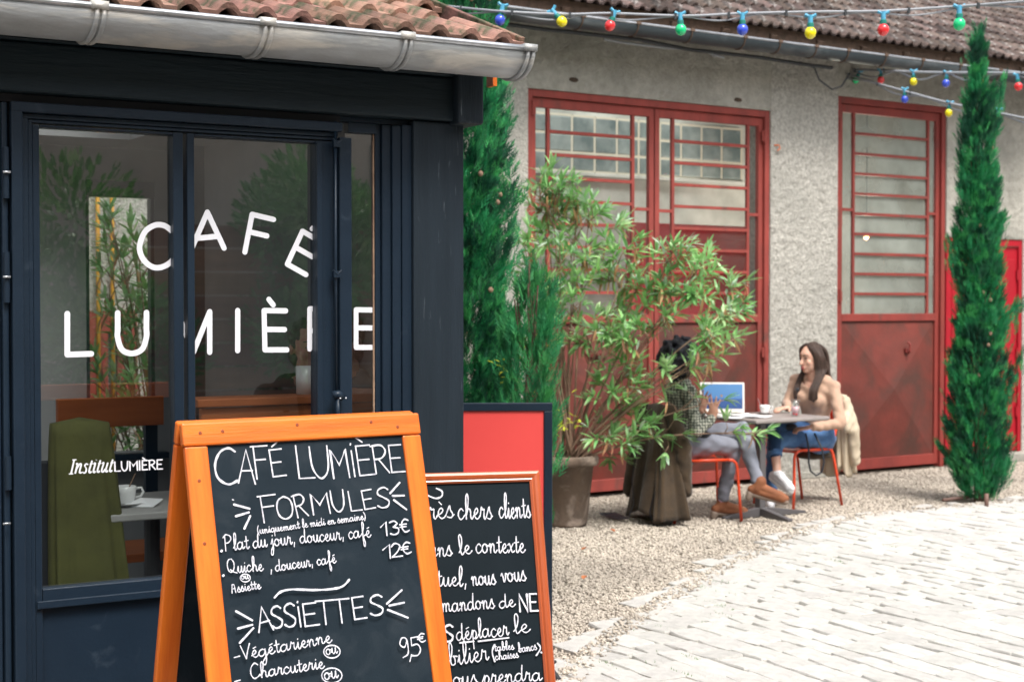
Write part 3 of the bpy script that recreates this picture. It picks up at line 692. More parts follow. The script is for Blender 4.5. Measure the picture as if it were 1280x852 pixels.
# left neighbour leaf and hinges
b = MB(); b.box(U(-30), U(-1), .0, .06, .03, ft); b.box(U(9)+.001, U(12)-.001, .01, .05, .03, ft); b.box(U(-1)+.001, U(1)-.001, .01, .05, .03, ft); b.build('neighbour_stile', M['navy'], cb, bevel=.004)
b = MB(); b.box(U(1), U(9), -.02, .05, .03, ft-.001); b.build('neighbour_stile', M['navy'], cb, bevel=.006)
for py0, py1 in ((184, 248), (315, 378), (570, 612)):
    b = MB(); zz0, zz1 = Z(8, py1, -.03), Z(8, py0, -.03); b.tube([(U(8, 300, -.03), -.03, zz0), (U(8, 300, -.03), -.03, zz1)], .010, 10); b.build('hinge', M['navy'], cb, smooth=False)
for py in (215, 346, 654):
    b = MB(); u_, z_ = uz(8.5, py, -.045); b.tube([(u_-.012, -.045, z_), (u_+.012, -.045, z_)], .004, 8); b.build('hinge_pin', M['lip'], cb, smooth=True)
# folded leaf edge with the locking rod, then the narrow side light
tz = ft-.045
b = MB(); b.box(U(417)+.004, U(421), .01, .06, .03, tz); b.build('leaf_edge', M['navy'], cb)
b = MB(); b.box(U(421.5), U(437), -.022, .05, .03, tz-.006); b.build('door_stile', M['navy'], cb, bevel=.004)
ur = U(419.5, 300, -.03)
b = MB(); b.tube([(ur, -.03, Z(420, 500, -.03)), (ur, -.03, Z(420, 152, -.03))], .0055, 8); b.build('locking_rod', M['navy'], cb, smooth=True)
for py in (180, 343):
    u_, z_ = uz(420, py, -.03); b = MB(); b.box(u_-.013, u_+.015, -.042, -.02, z_-.012, z_+.012); b.tube([(u_-.015, -.04, z_+.016), (u_, -.04, z_), (u_+.018, -.04, z_+.016)], .004, 6); b.build('rod_guide', M['navy'], cb, bevel=.002)
u_, z_ = uz(421, 498, -.04)
b = MB(); b.tube([(u_-.016, -.045, z_+.012), (u_, -.05, z_+.016), (u_+.018, -.045, z_+.004)], .016, 8); b.tube([(u_, -.05, z_), (u_, -.05, z_-.10)], .008, 8); b.build('lock_handle', M['navy'], cb, smooth=True)
for dx in (-.0, .022):
    b = MB(); b.ball((u_+dx+.002, -.066, z_+.002), .0035); b.build('screw', M['lip'], cb)
sg0, sg1 = U(437), U(472)
stop, sbot = Z(455, 167, .02), Z(455, 690, .02)
sl_ = empty('side_light'); sl_.parent = cb; sl_['label'] = 'narrow fixed glazed side light beside the corner post'
b = MB(); b.box(sg0+.001, sg1, .01, .05, stop, bz0-.02); b.build('frame_head', M['navy'], sl_, bevel=.002)
b = MB(); b.box(sg1+.001, U(479), .022, .055, .03, bz0-.02); b.box(U(479)+.0005, U(490), .008, .055, .03, bz0-.021); b.box(U(490)+.0005, U(501), -.004, .055, .03, bz0-.022); b.build('frame_post', M['navy'], sl_, bevel=.003)
b = MB(); b.box(U(501)+.0005, U(513), -.012, .055, .03, bz0-.02); b.box(U(513)+.001, pl-.0008, .02, .055, .03, bz0-.02); b.build('frame_post', M['navy'], sl_, bevel=.003)
b = MB(); b.box(sg0+.001, sg1, .01, .05, .03, sbot); b.build('bottom_panel', M['navy'], sl_)
b = MB(); b.add([(sg0-.002, .034, sbot-.003), (sg1+.002, .034, sbot-.003), (sg1+.002, .034, stop+.003), (sg0-.002, .034, stop+.003)], [(0, 1, 2, 3)]); b.build('pane', M['glass'], sl_)
b = MB(); b.box(sg1-.006, sg1-.001, .026, .033, sbot, stop); b.build('wood_edge', M['stem'], sl_)
b = MB(); b.box(bl, post_r-.001, .0, .15, .0, .028); b.build('threshold', M['navy'], cb)
b = MB(); b.box(bl, U(425)+0.0, -.002, .06, ft+.002, bz0-.002); b.build('head_packing', M['black'], cb)
b = MB(); b.box(U(425)+.001, pl-.001, .012, .06, bz0-.019, bz0-.002); b.build('head_packing', M['navy'], cb)
# roof
PC = R(20); gz_l = None
gu, gzt = uz(640, 60, -.22)
zl = Z(300, 28, -.31)
b = MB(); slc = Vector((0, math.cos(PC), math.sin(PC)))
REND = U(650, 45, -.2)
ev, ez = -.20, zl+.028
b.add([(bl, ev+.06, ez-.03), (REND-.04, ev+.06, ez-.03), (REND-.04, ev+4.3*slc.y, ez-.03+4.3*slc.z), (bl, ev+4.3*slc.y, ez-.03+4.3*slc.z)], [(0, 1, 2, 3)]); _ = 0
SK = (-3.6, -.7, 1.5, 2.9)
def rc_(u_, d_): return (u_, ev+d_*slc.y, ez-.03+d_*slc.z)
for (a0, a1, e0_, e1_) in ((bl, REND-.04, .06, SK[2]), (bl, SK[0], SK[2], SK[3]), (SK[1], REND-.04, SK[2], SK[3]), (bl, REND-.04, SK[3], 4.3)):
    b = MB(); b.add([rc_(a0, e0_), rc_(a1, e0_), rc_(a1, e1_), rc_(a0, e1_)], [(0, 1, 2, 3)]); b.build('roof_boarding', M['bark'], cb, solid=.03)
b = MB(); b.add([rc_(SK[0], SK[2]), rc_(SK[1], SK[2]), rc_(SK[1], SK[3]), rc_(SK[0], SK[3])], [(0, 1, 2, 3)]); b.build('added_skylight', M['glass_clear'], cb)  # out of view, added so daylight reaches the cafe interior
tb2, tme2 = tile_mesh('roof_tile', .262, .36, M['tile'])
n_ = 0; mbt = MB(); Rc = Matrix.Rotation(PC, 3, 'X')
for r_ in range(11):
    k = 0
    while True:
        uu = REND-.131-k*.262-(.131 if r_ % 2 else 0)-r_*.0; k += 1
        if uu < -4.6: break
        d_ = -.02+r_*.33; p = (uu, ev+d_*slc.y, ez+d_*slc.z)
        if r_ < 4 and d_ < SK[2]-.3:
            link('roof_tile', tme2, cb, (p[0], p[1]+random.uniform(-.008, .008), p[2]+random.uniform(0, .004)), (PC+random.uniform(-.015, .015), random.uniform(-.012, .012), random.uniform(-.015, .015)))
        elif not (SK[0]-.1 < uu < SK[1]+.1 and SK[2]-.35 < d_ < SK[3]): mbt.add([Rc@Vector(q)+Vector(p) for q in tb2.v], tb2.f)
tag(mbt.build('upper_roof_tiles', M['tile'], cb), kind='stuff')
for r_ in range(4):
    b = MB(); d_ = r_*.33; b.obox((REND+.0, ev+(d_+.17)*slc.y, ez+(d_+.17)*slc.z+.012), (.012, 0, 0), slc*.18, (0, -slc.z*.03, slc.y*.03)); b.build('verge_tile', M['tile'], cb, bevel=.004)
gjc = [U(px, py, -.30) for px, py in ((112, 25), (322, 45), (497, 60), (650, 75))]
gut = half_gutter('gutter', bl, U(668, 75, -.33), -.235, zl, .092, M['zinc'], M['lip'], cb, [], None)
for x in gjc:
    for dx in (0, .022):
        b = MB(); cv, cz, r = -.235, zl, .092
        b.tube([(x+dx+.016*math.cos(math.pi*k/12)-.0, cv+(r+.004)*math.cos(math.pi+math.pi*k/12), cz+(r+.004)*math.sin(math.pi+math.pi*k/12)) for k in range(13)], .0085, 6)
        if dx == 0: b.box(x-.004, x+.05, cv-r-.015, cv-r+.015, cz-.006, cz+.019)
        b.build('gutter_bracket', M['zinc'], gut, smooth=True)
# inside: floor, ceiling, end wall, back wall with its own window
RD = 3.1
b = MB(); b.box(bl, post_r-.05, .16, RD, .0, .04); b.build('room_floor', M['room_floor'], cb)
for (a0, a1, e0_, e1_) in ((bl, post_r-.05, .16, 1.25), (bl, SK[0]-.2, 1.25, 2.65), (SK[1]+.2, post_r-.05, 1.25, 2.65), (bl, post_r-.05, 2.65, RD)):
    b = MB(); b.box(a0, a1, e0_, e1_, bz1, bz1+.03); b.build('ceiling', M['room_dark'], cb)
b = MB(); b.box(post_r-.04, post_r, .165, RD, .0, bz1); b.build('end_wall', M['navy_post'], cb)
b = MB(); b.box(post_r-.06, post_r-.041, .165, RD, .041, bz1); b.build('wall_lining', M['room_dark'], cb)
w0, w1 = FC.U(108, 400, RD), FC.U(194, 400, RD); wz0, wz1 = FC.Z(150, 566, RD), FC.Z(150, 247, RD)
for x0, x1, z0, z1 in ((bl, w0, 0, bz1), (w1, post_r-.05, 0, bz1), (w0, w1, 0, wz0), (w0, w1, wz1+.09, bz1)):
    b = MB(); b.box(x0, x1, RD+.001, RD+.12, z0, z1); b.build('back_wall', M['room_dark'], cb)
bw = empty('back_window'); bw.parent = cb
b = MB(); b.box(w0, w1, RD, RD+.06, wz1+.002, wz1+.088); b.box(w0, w0+.02, RD+.01, RD+.07, wz0, wz1); b.box(w1-.02, w1, RD+.01, RD+.07, wz0, wz1); b.build('frame', M['navy'], bw)
b = MB(); b.box(w0-.05, w1+.05, RD-.08, RD, wz0-.03, wz0); b.build('sill', M['navy'], bw)
b = MB(); b.add([(w0+.02, RD+.04, wz0), (w1-.02, RD+.04, wz0), (w1-.02, RD+.04, wz1), (w0+.02, RD+.04, wz1)], [(0, 1, 2, 3)]); b.build('pane', M['glass_clear'], bw)
b = MB(); b.box(w1+.10, w1+.22, RD-.35, RD-.2, .04, bz1); b.build('room_column', M['navy'], cb, bevel=.004)
ic0, ic1 = FC.U(338, 300, 1.9), FC.U(368, 300, 1.9)
b = MB(); b.box(ic0, ic1, 1.9, 2.0, .04, bz1); b.build('room_column', M['navy'], cb, bevel=.004)

# ------------------------------------------------------------------ lettering tools
def smooth_pts(P, k=7):
    if len(P) < 3: return P
    out = []; Q = [P[0]]+list(P)+[P[-1]]
    for i in range(1, len(Q)-2):
        p0, p1, p2, p3 = [np.array(q, float) for q in Q[i-1:i+3]]
        for j in range(k):
            t = j/k; out.append(tuple(.5*((2*p1)+(-p0+p2)*t+(2*p0-5*p1+4*p2-p3)*t*t+(-p0+3*p1-3*p2+p3)*t**3)))
    out.append(tuple(Q[-2])); return out
class Ink:
    """flat ribbons with round ends laid on a plane: o + x*ex + y*ey, raised a hair along n"""
    def __init__(s, o, ex, ey, n, lift=.0006): s.o, s.ex, s.ey, s.n = map(Vector, (o, ex, ey, n)); s.mb = MB(); s.h = lift; s.wob = 1.0 if lift < .0007 else 0.0
    def P(s, x, y, h): return s.o+s.ex*x+s.ey*y+s.n*h
    def stroke(s, pts, w, round_=True, nib=0):
        pts = [p for i, p in enumerate(pts) if i == 0 or math.hypot(p[0]-pts[i-1][0], p[1]-pts[i-1][1]) > 1e-5]
        if len(pts) < 2: pts = [pts[0], (pts[0][0]+w*.1, pts[0][1])]
        n = len(pts); L = []; Rr = []
        for i in range(n):
            a = pts[max(i-1, 0)]; c = pts[min(i+1, n-1)]; dx, dy = c[0]-a[0], c[1]-a[1]; l = math.hypot(dx, dy) or 1; nx, ny = -dy/l, dx/l
            if nib: hw = w*.5*(.28+.72*abs(math.sin(math.atan2(dy, dx)-nib)))
            else: hw = w*.5*(1+.16*math.sin(i*.55+n*1.7)+.10*math.sin(i*1.3+n))*s.wob+w*.5*(1-s.wob)
            h = s.h+i/n*.00005
            if 0 < i < n-1:   # mitre
                d1 = (pts[i][0]-a[0], pts[i][1]-a[1]); d2 = (c[0]-pts[i][0], c[1]-pts[i][1])
                l1, l2 = math.hypot(*d1), math.hypot(*d2); cs = (d1[0]*d2[0]+d1[1]*d2[1])/(l1*l2); hw /= max(.6, math.sqrt(max(.02, (1+cs)/2)))
            L.append(s.P(pts[i][0]+nx*hw, pts[i][1]+ny*hw, h)); Rr.append(s.P(pts[i][0]-nx*hw, pts[i][1]-ny*hw, h))
        vs = L+Rr; fs = [(i, n+i, n+i+1, i+1) for i in range(n-1)]; s.mb.add(vs, fs)
        if round_:
            for e, q in ((0, 1), (n-1, n-2)):
                a = math.atan2(pts[e][1]-pts[q][1], pts[e][0]-pts[q][0]); h = s.h+e/n*.00005
                fan = [s.P(*pts[e], h)]+[s.P(pts[e][0]+w*.5*math.cos(a+t), pts[e][1]+w*.5*math.sin(a+t), h) for t in np.linspace(-math.pi/2, math.pi/2, 7)]
                if not nib: s.mb.add(fan, [(0, k, k+1) for k in range(1, 7)])
        s.h += .00006
G = {}   # pen glyphs: (advance, [(smooth?, points)...])
def g_(ch, adv, *st): G[ch] = (adv, st)
OV = [(.72, .86), (.45, 1), (.12, .75), (.03, .35), (.2, .02), (.5, .1), (.72, .5), (.78, .95)]
g_('a', 1.12, (1, OV), (1, [(.78, .98), (.76, .4), (.84, .05), (1.12, .3)]))
g_('c', .8, (1, [(.65, .8), (.42, 1), (.12, .75), (.05, .35), (.25, 0), (.52, .05), (.8, .35)]))
g_('d', 1.12, (1, OV), (1, [(.86, 2.0), (.77, 1), (.76, .4), (.86, .03), (1.12, .3)]))
g_('e', .78, (1, [(0, .3), (.3, .45), (.52, .75), (.38, 1), (.15, .75), (.12, .3), (.33, 0), (.58, .05), (.78, .3)]))
g_('f', .85, (1, [(0, .3), (.4, .9), (.62, 1.9), (.5, 2.35), (.37, 1.9), (.35, .5), (.33, -.9), (.47, -1.35), (.6, -.9), (.45, .1), (.85, .4)]))
g_('h', 1.1, (1, [(0, .3), (.35, .9), (.5, 1.9), (.38, 2.4), (.22, 2.0), (.2, .6), (.2, 0)]), (1, [(.2, .3), (.4, .9), (.62, .98), (.74, .7), (.74, .25), (.88, 0), (1.1, .3)]))
g_('i', .5, (1, [(0, .3), (.2, 1)]), (1, [(.2, 1), (.17, .3), (.28, .02), (.5, .3)]), (0, [(.22, 1.45), (.24, 1.5)]))
g_('j', .5, (1, [(0, .3), (.25, 1)]), (1, [(.25, 1), (.27, -.5), (.1, -1.3), (-.12, -1.1), (.05, -.45), (.5, .3)]), (0, [(.27, 1.45), (.29, 1.5)]))
g_('l', .55, (1, [(0, .3), (.3, .9), (.48, 1.9), (.36, 2.4), (.2, 2.0), (.18, .3), (.3, 0), (.55, .3)]))
g_('m', 1.45, (1, [(0, .7), (.15, 1), (.2, .7), (.2, 0)]), (1, [(.2, .4), (.4, .95), (.55, .95), (.62, .7), (.62, 0)]), (1, [(.62, .4), (.82, .95), (.98, .95), (1.05, .7), (1.05, .2), (1.2, 0), (1.45, .3)]))
g_('n', 1.05, (1, [(0, .7), (.15, 1), (.2, .7), (.2, 0)]), (1, [(.2, .4), (.42, .95), (.58, .95), (.65, .7), (.65, .2), (.8, 0), (1.05, .3)]))
g_('o', .9, (1, [(.6, .86), (.35, 1), (.06, .7), (.06, .3), (.3, 0), (.6, .2), (.66, .6), (.5, .95), (.62, .8), (.9, .82)]))
g_('p', .95, (1, [(0, .3), (.24, 1)]), (0, [(.24, 1.05), (.22, -1.2)]), (1, [(.23, .5), (.42, .98), (.66, .85), (.7, .45), (.5, .05), (.3, .1), (.6, .0), (.95, .3)]))
g_('q', 1.05, (1, OV), (0, [(.78, 1), (.76, -1.1)]), (1, [(.76, -.3), (.9, .0), (1.05, .3)]))
g_('r', .78, (1, [(0, .3), (.2, 1.12), (.3, .9), (.5, .95), (.47, .3), (.58, 0), (.78, .3)]))
g_('s', .72, (1, [(0, .3), (.35, 1.15), (.42, .75), (.6, .35), (.45, .02), (.12, .1)]), (1, [(.45, .02), (.72, .3)]))
g_('t', .62, (1, [(.27, 1.8), (.25, .8), (.25, .25), (.38, 0), (.62, .3)]), (1, [(0, 1.12), (.55, 1.2)]))
g_('u', 1.0, (1, [(0, .3), (.15, 1)]), (1, [(.15, 1), (.14, .3), (.32, 0), (.55, .3), (.68, 1)]), (1, [(.68, 1), (.67, .25), (.8, 0), (1.0, .3)]))
g_('v', .9, (1, [(0, .75), (.15, 1), (.25, .75), (.38, .03), (.62, .5), (.66, .98), (.9, .85)]))
g_('x', .85, (1, [(0, .85), (.2, 1), (.38, .5), (.55, .05), (.85, .2)]), (0, [(.68, 1), (.08, .02)]))
g_('b', .9, (1, [(0, .3), (.3, .9), (.48, 1.9), (.36, 2.4), (.2, 2.0), (.2, .3), (.35, 0), (.6, .15), (.62, .7), (.5, .95), (.9, .85)]))
g_('g', 1.1, (1, OV), (1, [(.78, .98), (.77, -.6), (.55, -1.3), (.32, -1.0), (.6, -.4), (1.1, .3)]))
for c_, b_c in (('é', 'e'), ('É_', 'e')): G[c_] = (G[b_c][0], G[b_c][1]+((0, [(.28, 1.32), (.56, 1.45)]),))
G['è'] = (G['e'][0], G['e'][1]+((0, [(.22, 1.6), (.42, 1.35)]),))
g_('.', .4, (0, [(.15, .05), (.18, .1)])); g_(',', .6, (0, [(.3, .25), (.2, -.35)])); g_('-', .8, (0, [(.05, .3), (.55, .38)]))
g_('(', .5, (1, [(.4, 2.1), (.12, 1.3), (.1, .5), (.3, -.4)])); g_(')', .5, (1, [(.1, 2.1), (.38, 1.3), (.35, .5), (.1, -.3)]))
g_(' ', .55); g_('P', 1.35, (0, [(.25, 2.1), (.2, 0)]), (1, [(.0, 1.9), (.4, 2.3), (.95, 2.1), (1.1, 1.6), (.7, 1.15), (.3, 1.1)]))
g_('Q', 1.7, (1, [(.9, 2.2), (.4, 2.1), (.12, 1.3), (.3, .4), (.75, .15), (1.15, .7), (1.2, 1.6), (.85, 2.2)]), (1, [(.6, .55), (.95, .2), (1.6, -.05)]))
g_('V', 1.1, (0, [(0, 2.0), (.45, 0)]), (1, [(.45, 0), (.75, 1.2), (1.05, 2.1)]))
g_('C', 1.25, (1, [(1.1, 2.0), (.7, 2.3), (.25, 1.7), (.15, .7), (.5, 0), (.95, .15), (1.25, .5)]))
g_('A', 1.1, (1, [(0, 0), (.1, .9), (.25, 1.9)]), (1, [(.25, 1.9), (.6, 1.8), (.68, .9), (.75, 0)]), (0, [(.08, .9), (.7, 1.0)]))
g_('T', 1.3, (1, [(-.2, 2.0), (.3, 1.8), (1.0, 1.75), (1.3, 2.1), (1.1, 2.4)]), (1, [(.65, 1.8), (.5, .9), (.45, 0)]))
g_('D', 1.4, (1, [(.3, 2.2), (.25, .1), (.8, 0), (1.2, .9), (.9, 1.9), (.2, 2.2)]))
C_ = {}  # printed capitals, height 1
def c_(ch, w, *st): C_[ch] = (w, st)
c_('C', .78, (1, [(.72, .86), (.5, 1), (.22, .9), (.04, .6), (.05, .3), (.25, .04), (.5, 0), (.74, .12)]))
c_('A', .66, (0, [(0, 0), (.3, 1.0), (.62, -.02)]), (0, [(.12, .36), (.52, .38)]))
c_('F', .55, (0, [(.08, 1), (.08, 0)]), (0, [(0, 1), (.52, 1.0)]), (0, [(.08, .58), (.42, .58)]))
c_('E', .58, (0, [(.08, 1), (.08, .0)]), (0, [(.08, 1), (.52, 1)]), (0, [(.08, .52), (.44, .52)]), (0, [(.08, .0), (.56, .0)]))
C_['É'] = (C_['E'][0], C_['E'][1]+((0, [(.2, 1.12), (.4, 1.26)]),)); C_['È'] = (C_['E'][0], C_['E'][1]+((0, [(.12, 1.28), (.3, 1.12)]),))
c_('L', .55, (0, [(.06, 1), (.08, 0), (.55, .0)]))
c_('U', .66, (1, [(.05, 1), (.08, .35), (.28, 0), (.48, .1), (.58, .4), (.6, 1)]))
c_('M', .8, (0, [(.1, 0), (.08, 1), (.4, .45), (.72, 1), (.78, 0)]))
c_('I', .22, (0, [(.1, 1), (.12, 0)])); c_('i', .24, (0, [(.12, .82), (.12, 0)]), (0, [(.12, 1.02), (.13, 1.05)]))
c_('R', .66, (0, [(.08, 1), (.1, 0)]), (1, [(.0, .98), (.4, 1.0), (.56, .78), (.4, .55), (.1, .5)]), (0, [(.26, .5), (.62, 0)]))
c_('O', .86, (1, [(.42, 1), (.14, .85), (.04, .5), (.14, .14), (.42, 0), (.7, .14), (.8, .5), (.7, .85), (.42, 1)]))
c_('S', .64, (1, [(.58, .88), (.4, 1), (.14, .9), (.1, .68), (.34, .5), (.56, .3), (.48, .06), (.22, 0), (.02, .12)]))
c_('T', .64, (0, [(.32, 1), (.34, 0)]), (0, [(.0, 1), (.66, 1)])); c_('N', .7, (0, [(.08, 0), (.08, 1), (.6, .0), (.6, 1)]))
c_('P', .6, (0, [(.08, 1), (.08, 0)]), (1, [(.06, 1), (.4, 1.0), (.56, .76), (.4, .5), (.08, .46)]))
c_('1', .5, (0, [(.05, .62), (.38, 1), (.38, 0)])); c_('2', .66, (1, [(.08, .78), (.3, 1), (.55, .8), (.4, .4), (.06, .02)]), (0, [(.06, .02), (.62, .02)]))
c_('3', .62, (1, [(.08, .92), (.34, 1), (.5, .8), (.26, .56)]), (1, [(.26, .56), (.55, .42), (.5, .1), (.25, 0), (.05, .1)]))
c_('5', .6, (0, [(.54, 1), (.14, 1), (.12, .58)]), (1, [(.12, .58), (.42, .6), (.54, .3), (.36, .02), (.06, .05)]))
c_('9', .6, (1, [(.5, .75), (.3, .5), (.08, .7), (.25, 1), (.5, .92), (.52, .5), (.42, .1), (.1, -.02)]))
c_('€', .66, (1, [(.6, .9), (.38, 1), (.16, .75), (.14, .3), (.34, 0), (.62, .1)]), (0, [(0, .6), (.46, .62)]), (0, [(0, .4), (.42, .42)]))
c_(',', .3, (0, [(.16, .1), (.08, -.22)])); c_(' ', .38)
def write(ink, text, A, B, h, w, font=G, unit=2.4, gap=0.0, jit=.022, sm=1):
    """run text from A to B on the ink plane; h = ascender height"""
    s = h/unit if font is G else h
    tot = sum(font[c][0] for c in text)+gap*(len(text)-1)
    dx, dy = B[0]-A[0], B[1]-A[1]; L = math.hypot(dx, dy); kx = L/tot; ux, uy = dx/L, dy/L; x = 0
    for c in text:
        adv, st = font[c]; jy = random.uniform(-jit, jit)*h*(1 if font is G else .3)
        for sm_, pts in st:
            q = smooth_pts(pts) if sm_ else list(pts)
            if not sm_ and len(q) == 2:
                a, e = q; q = [(a[0]+(e[0]-a[0])*t, a[1]+(e[1]-a[1])*t) for t in (0, .5, 1)]
            P = [((x+px_)*kx, py_*s+jy) for px_, py_ in q]
            P = [(A[0]+a*ux-e*uy, A[1]+a*uy+e*ux) for a, e in P]
            ink.stroke(P, w)
        x += adv+gap

# ------------------------------------------------------------------ white lettering on the door glass
ve = .0335
letters = empty('window_lettering'); letters.parent = cb; letters['label'] = 'white capital letters arched across the door glass'
def wl(ch, p0, p1, ph, w=.019, accent=None):
    ink = Ink((0, ve, 0), (1, 0, 0), (0, 0, 1), (0, -1, 0), .0008)
    """one vinyl capital; p0,p1 = feet left and right, ph = head left"""
    a = U(*p0, ve), Z(*p0, ve); c = U(*p1, ve), Z(*p1, ve); t = U(*ph, ve), Z(*ph, ve)
    wd = C2[ch][0]
    for sm_, pts in C2[ch][1]:
        q = smooth_pts(pts, 10) if sm_ else [q2 for i in range(len(pts)-1) for q2 in [(pts[i][0]+(pts[i+1][0]-pts[i][0])*k/2, pts[i][1]+(pts[i+1][1]-pts[i][1])*k/2) for k in range(2)]]+[pts[-1]]
        ink.stroke([(a[0]+x/wd*(c[0]-a[0])+y*(t[0]-a[0]), a[1]+x/wd*(c[1]-a[1])+y*(t[1]-a[1])) for x, y in q], w)
    ink.mb.build('accent' if ch == '/' else 'letter', M['white_vinyl'], letters)
C2 = {}
C2['C'] = (1, ((1, [(.92, .80), (.74, .95), (.5, 1), (.22, .9), (.04, .65), (.0, .45), (.08, .22), (.28, .04), (.52, 0), (.78, .08), (.95, .24)]),))
C2['A'] = (1, ((0, [(0, 0), (.5, 1)]), (0, [(.5, 1), (1, 0)]), (0, [(.2, .33), (.82, .33)])))
C2['F'] = (1, ((0, [(0, 1), (0, 0)]), (0, [(0, 1), (1, 1)]), (0, [(0, .54), (.84, .54)])))
C2['E'] = (1, ((0, [(0, 1), (0, 0)]), (0, [(0, 1), (1, 1)]), (0, [(0, .52), (.93, .52)]), (0, [(0, 0), (1.02, 0)])))
C2['L'] = (1, ((0, [(0, 1), (0, 0)]), (0, [(0, 0), (1, 0)])))
C2['U'] = (1, ((1, [(0, 1), (0, .6), (.0, .4), (.15, .1), (.5, 0), (.85, .1), (1, .4), (1, .6), (1, 1)]),))
C2['M'] = (1, ((0, [(0, 0), (.0, 1)]), (0, [(0, 1), (.5, .0)]), (0, [(.5, .0), (1, 1)]), (0, [(1, 1), (1, 0)])))
C2['I'] = (1, ((0, [(0, 1), (0, 0)]),)); C2['R'] = (1, ((0, [(0, 1), (0, 0)]), (1, [(0, 1), (.6, 1), (.95, .85), (.95, .6), (.6, .46), (0, .46)]), (0, [(.45, .46), (1, 0)])))
C2['/'] = (1, ((0, [(0, 0), (1, 0)]),))
wl('C', (178, 338), (224, 330), (171, 285))
wl('A', (238, 314), (280, 310), (238, 267)); wl('F', (306, 315), (333, 321), (315, 268)); wl('E', (359, 330), (382, 343), (378, 289))
wl('/', (390, 286), (402, 277), (390, 286))
wl('L', (84, 443), (114, 442), (84, 392)); wl('U', (147, 442), (183, 441), (147, 391)); wl('M', (221, 440), (262, 440), (221, 389)); wl('I', (297, 438), (299, 438), (297, 388))
wl('E', (331, 437), (358, 437), (330, 388)); wl('/', (336, 374), (341.5, 381), (336, 374)); wl('R', (387, 436), (415, 436), (387, 386)); wl('E', (445, 434), (470, 434), (445, 387))
# small two-part sign lower down: slanted serif letters, then thin capitals
ink = Ink((0, ve, 0), (1, 0, 0), (0, 0, 1), (0, -1, 0), .0008)
SI = {'I': (.5, ((1, [(.3, 1.3), (.2, 0)]), (0, [(.12, 1.3), (.5, 1.3)]), (0, [(.0, 0), (.4, 0)]))),
      'n': (.75, ((1, [(.05, .85), (.16, .9), (.08, 0)]), (1, [(.1, .35), (.35, .85), (.52, .85), (.46, .15), (.55, .02), (.66, .12)]))),
      's': (.5, ((1, [(.42, .75), (.28, .88), (.12, .7), (.3, .42), (.3, .12), (.12, 0), (.0, .15)]),)),
      't': (.42, ((1, [(.24, 1.15), (.1, .2), (.18, 0), (.34, .14)]), (0, [(.05, .85), (.38, .85)]))),
      'i': (.36, ((1, [(.02, .78), (.16, .88), (.08, .15), (.16, 0), (.3, .14)]), (0, [(.2, 1.16), (.215, 1.2)]))),
      'u': (.75, ((1, [(.05, .8), (.17, .88), (.08, .2), (.2, 0), (.42, .3)]), (1, [(.56, .88), (.46, .15), (.55, 0), (.68, .14)])))}
a = (U(86, 592, ve), Z(86, 592, ve)); c = (U(141, 589, ve), Z(141, 589, ve)); hh = (Z(86, 580, ve)-Z(86, 592, ve))/.9
tot = sum(SI[k][0] for k in 'Institut'); x = 0; kx = (c[0]-a[0])/tot
for ch in 'Institut':
    adv, st = SI[ch]
    for sm_, pts in st:
        q = smooth_pts(pts) if sm_ else [pts[0], pts[1]]
        ink.stroke([(a[0]+(x+p[0]+p[1]*.16)*kx, a[1]+p[1]*hh+(c[1]-a[1])*(x/tot)) for p in q], .0058, False, nib=2.6)
    x += adv
write(ink, 'LUMIÈRE', (U(142.5, 589, ve), Z(142, 588.5, ve)), (U(203, 586, ve), Z(203, 585.5, ve)), Z(160, 576.5, ve)-Z(160, 588, ve), .0048, C_, gap=.06)
o = tag(ink.mb.build('small_lettering', M['white_vinyl'], cb), kind='stuff'); o['label'] = 'small white lettering low on the left pane'
# ================================================================== sandwich board (front)
BYAW = R(33)
P0 = at(226, 529, 4.12)
def aboard(name, label, P0, yaw, k, width, length, rail, stile, thick, wood_h, wood_v, slate, rear=True, topover=0.0):
    """leaning panel frame; local x along the board, y down the slope reversed (up), n outwards"""
    root = empty(name, (P0.x, P0.y, 0), 0, label, 'chalkboard')
    off = Vector((P0.x, P0.y, 0))
    ex = Vector((math.cos(yaw), math.sin(yaw), 0)); nn = Vector((math.sin(yaw), -math.cos(yaw), 0)); ph = math.atan(k)
    dn = (nn*math.sin(ph)+Vector((0, 0, -math.cos(ph)))); ey = -dn; nz = ex.cross(ey)   # outward normal
    o = Vector((0, 0, P0.z))
    def part(nm, x0, x1, y0, y1, t0, t1, m, bev=.004, o=o, ey=ey, nz=nz):
        b = MB(); c = o+ex*(x0+x1)/2+ey*(y0+y1)/2+nz*(t0+t1)/2
        # mesh in the panel's own axes so the grain follows the board
        b.box(-(x1-x0)/2, (x1-x0)/2, -(t1-t0)/2, (t1-t0)/2, -(y1-y0)/2, (y1-y0)/2)
        ob = b.build(nm, m, root, bevel=bev); ob.matrix_basis = Matrix((ex, -nz, ey)).transposed().to_4x4(); ob.location = c; return ob
    return root, o, ex, ey, nz, part
LEN = 1.40
W1 = .738
root, o, ex, ey, nz, part = aboard('sandwich_board', 'large orange framed menu chalkboard with prices, standing in front of the cafe door', P0, BYAW, .265, .7, 1.4, .09, .06, .02, None, None, None)
L1 = (P0.z-.0)/math.cos(math.atan(.265))
part('top_rail', 0, W1, -.064, 0, -.022, .006, M['orange_wood_h'], .006)
part('stile', .004, .070, -L1+.004, -.065, -.020, .002, M['orange_wood_v'], .005)
part('stile', W1-.062, W1-.001, -L1+.004, -.065, -.020, .002, M['orange_wood_v'], .005)
part('bottom_rail', .071, W1-.063, -L1+.12, -L1+.19, -.020, .001, M['orange_wood_h'], .005)
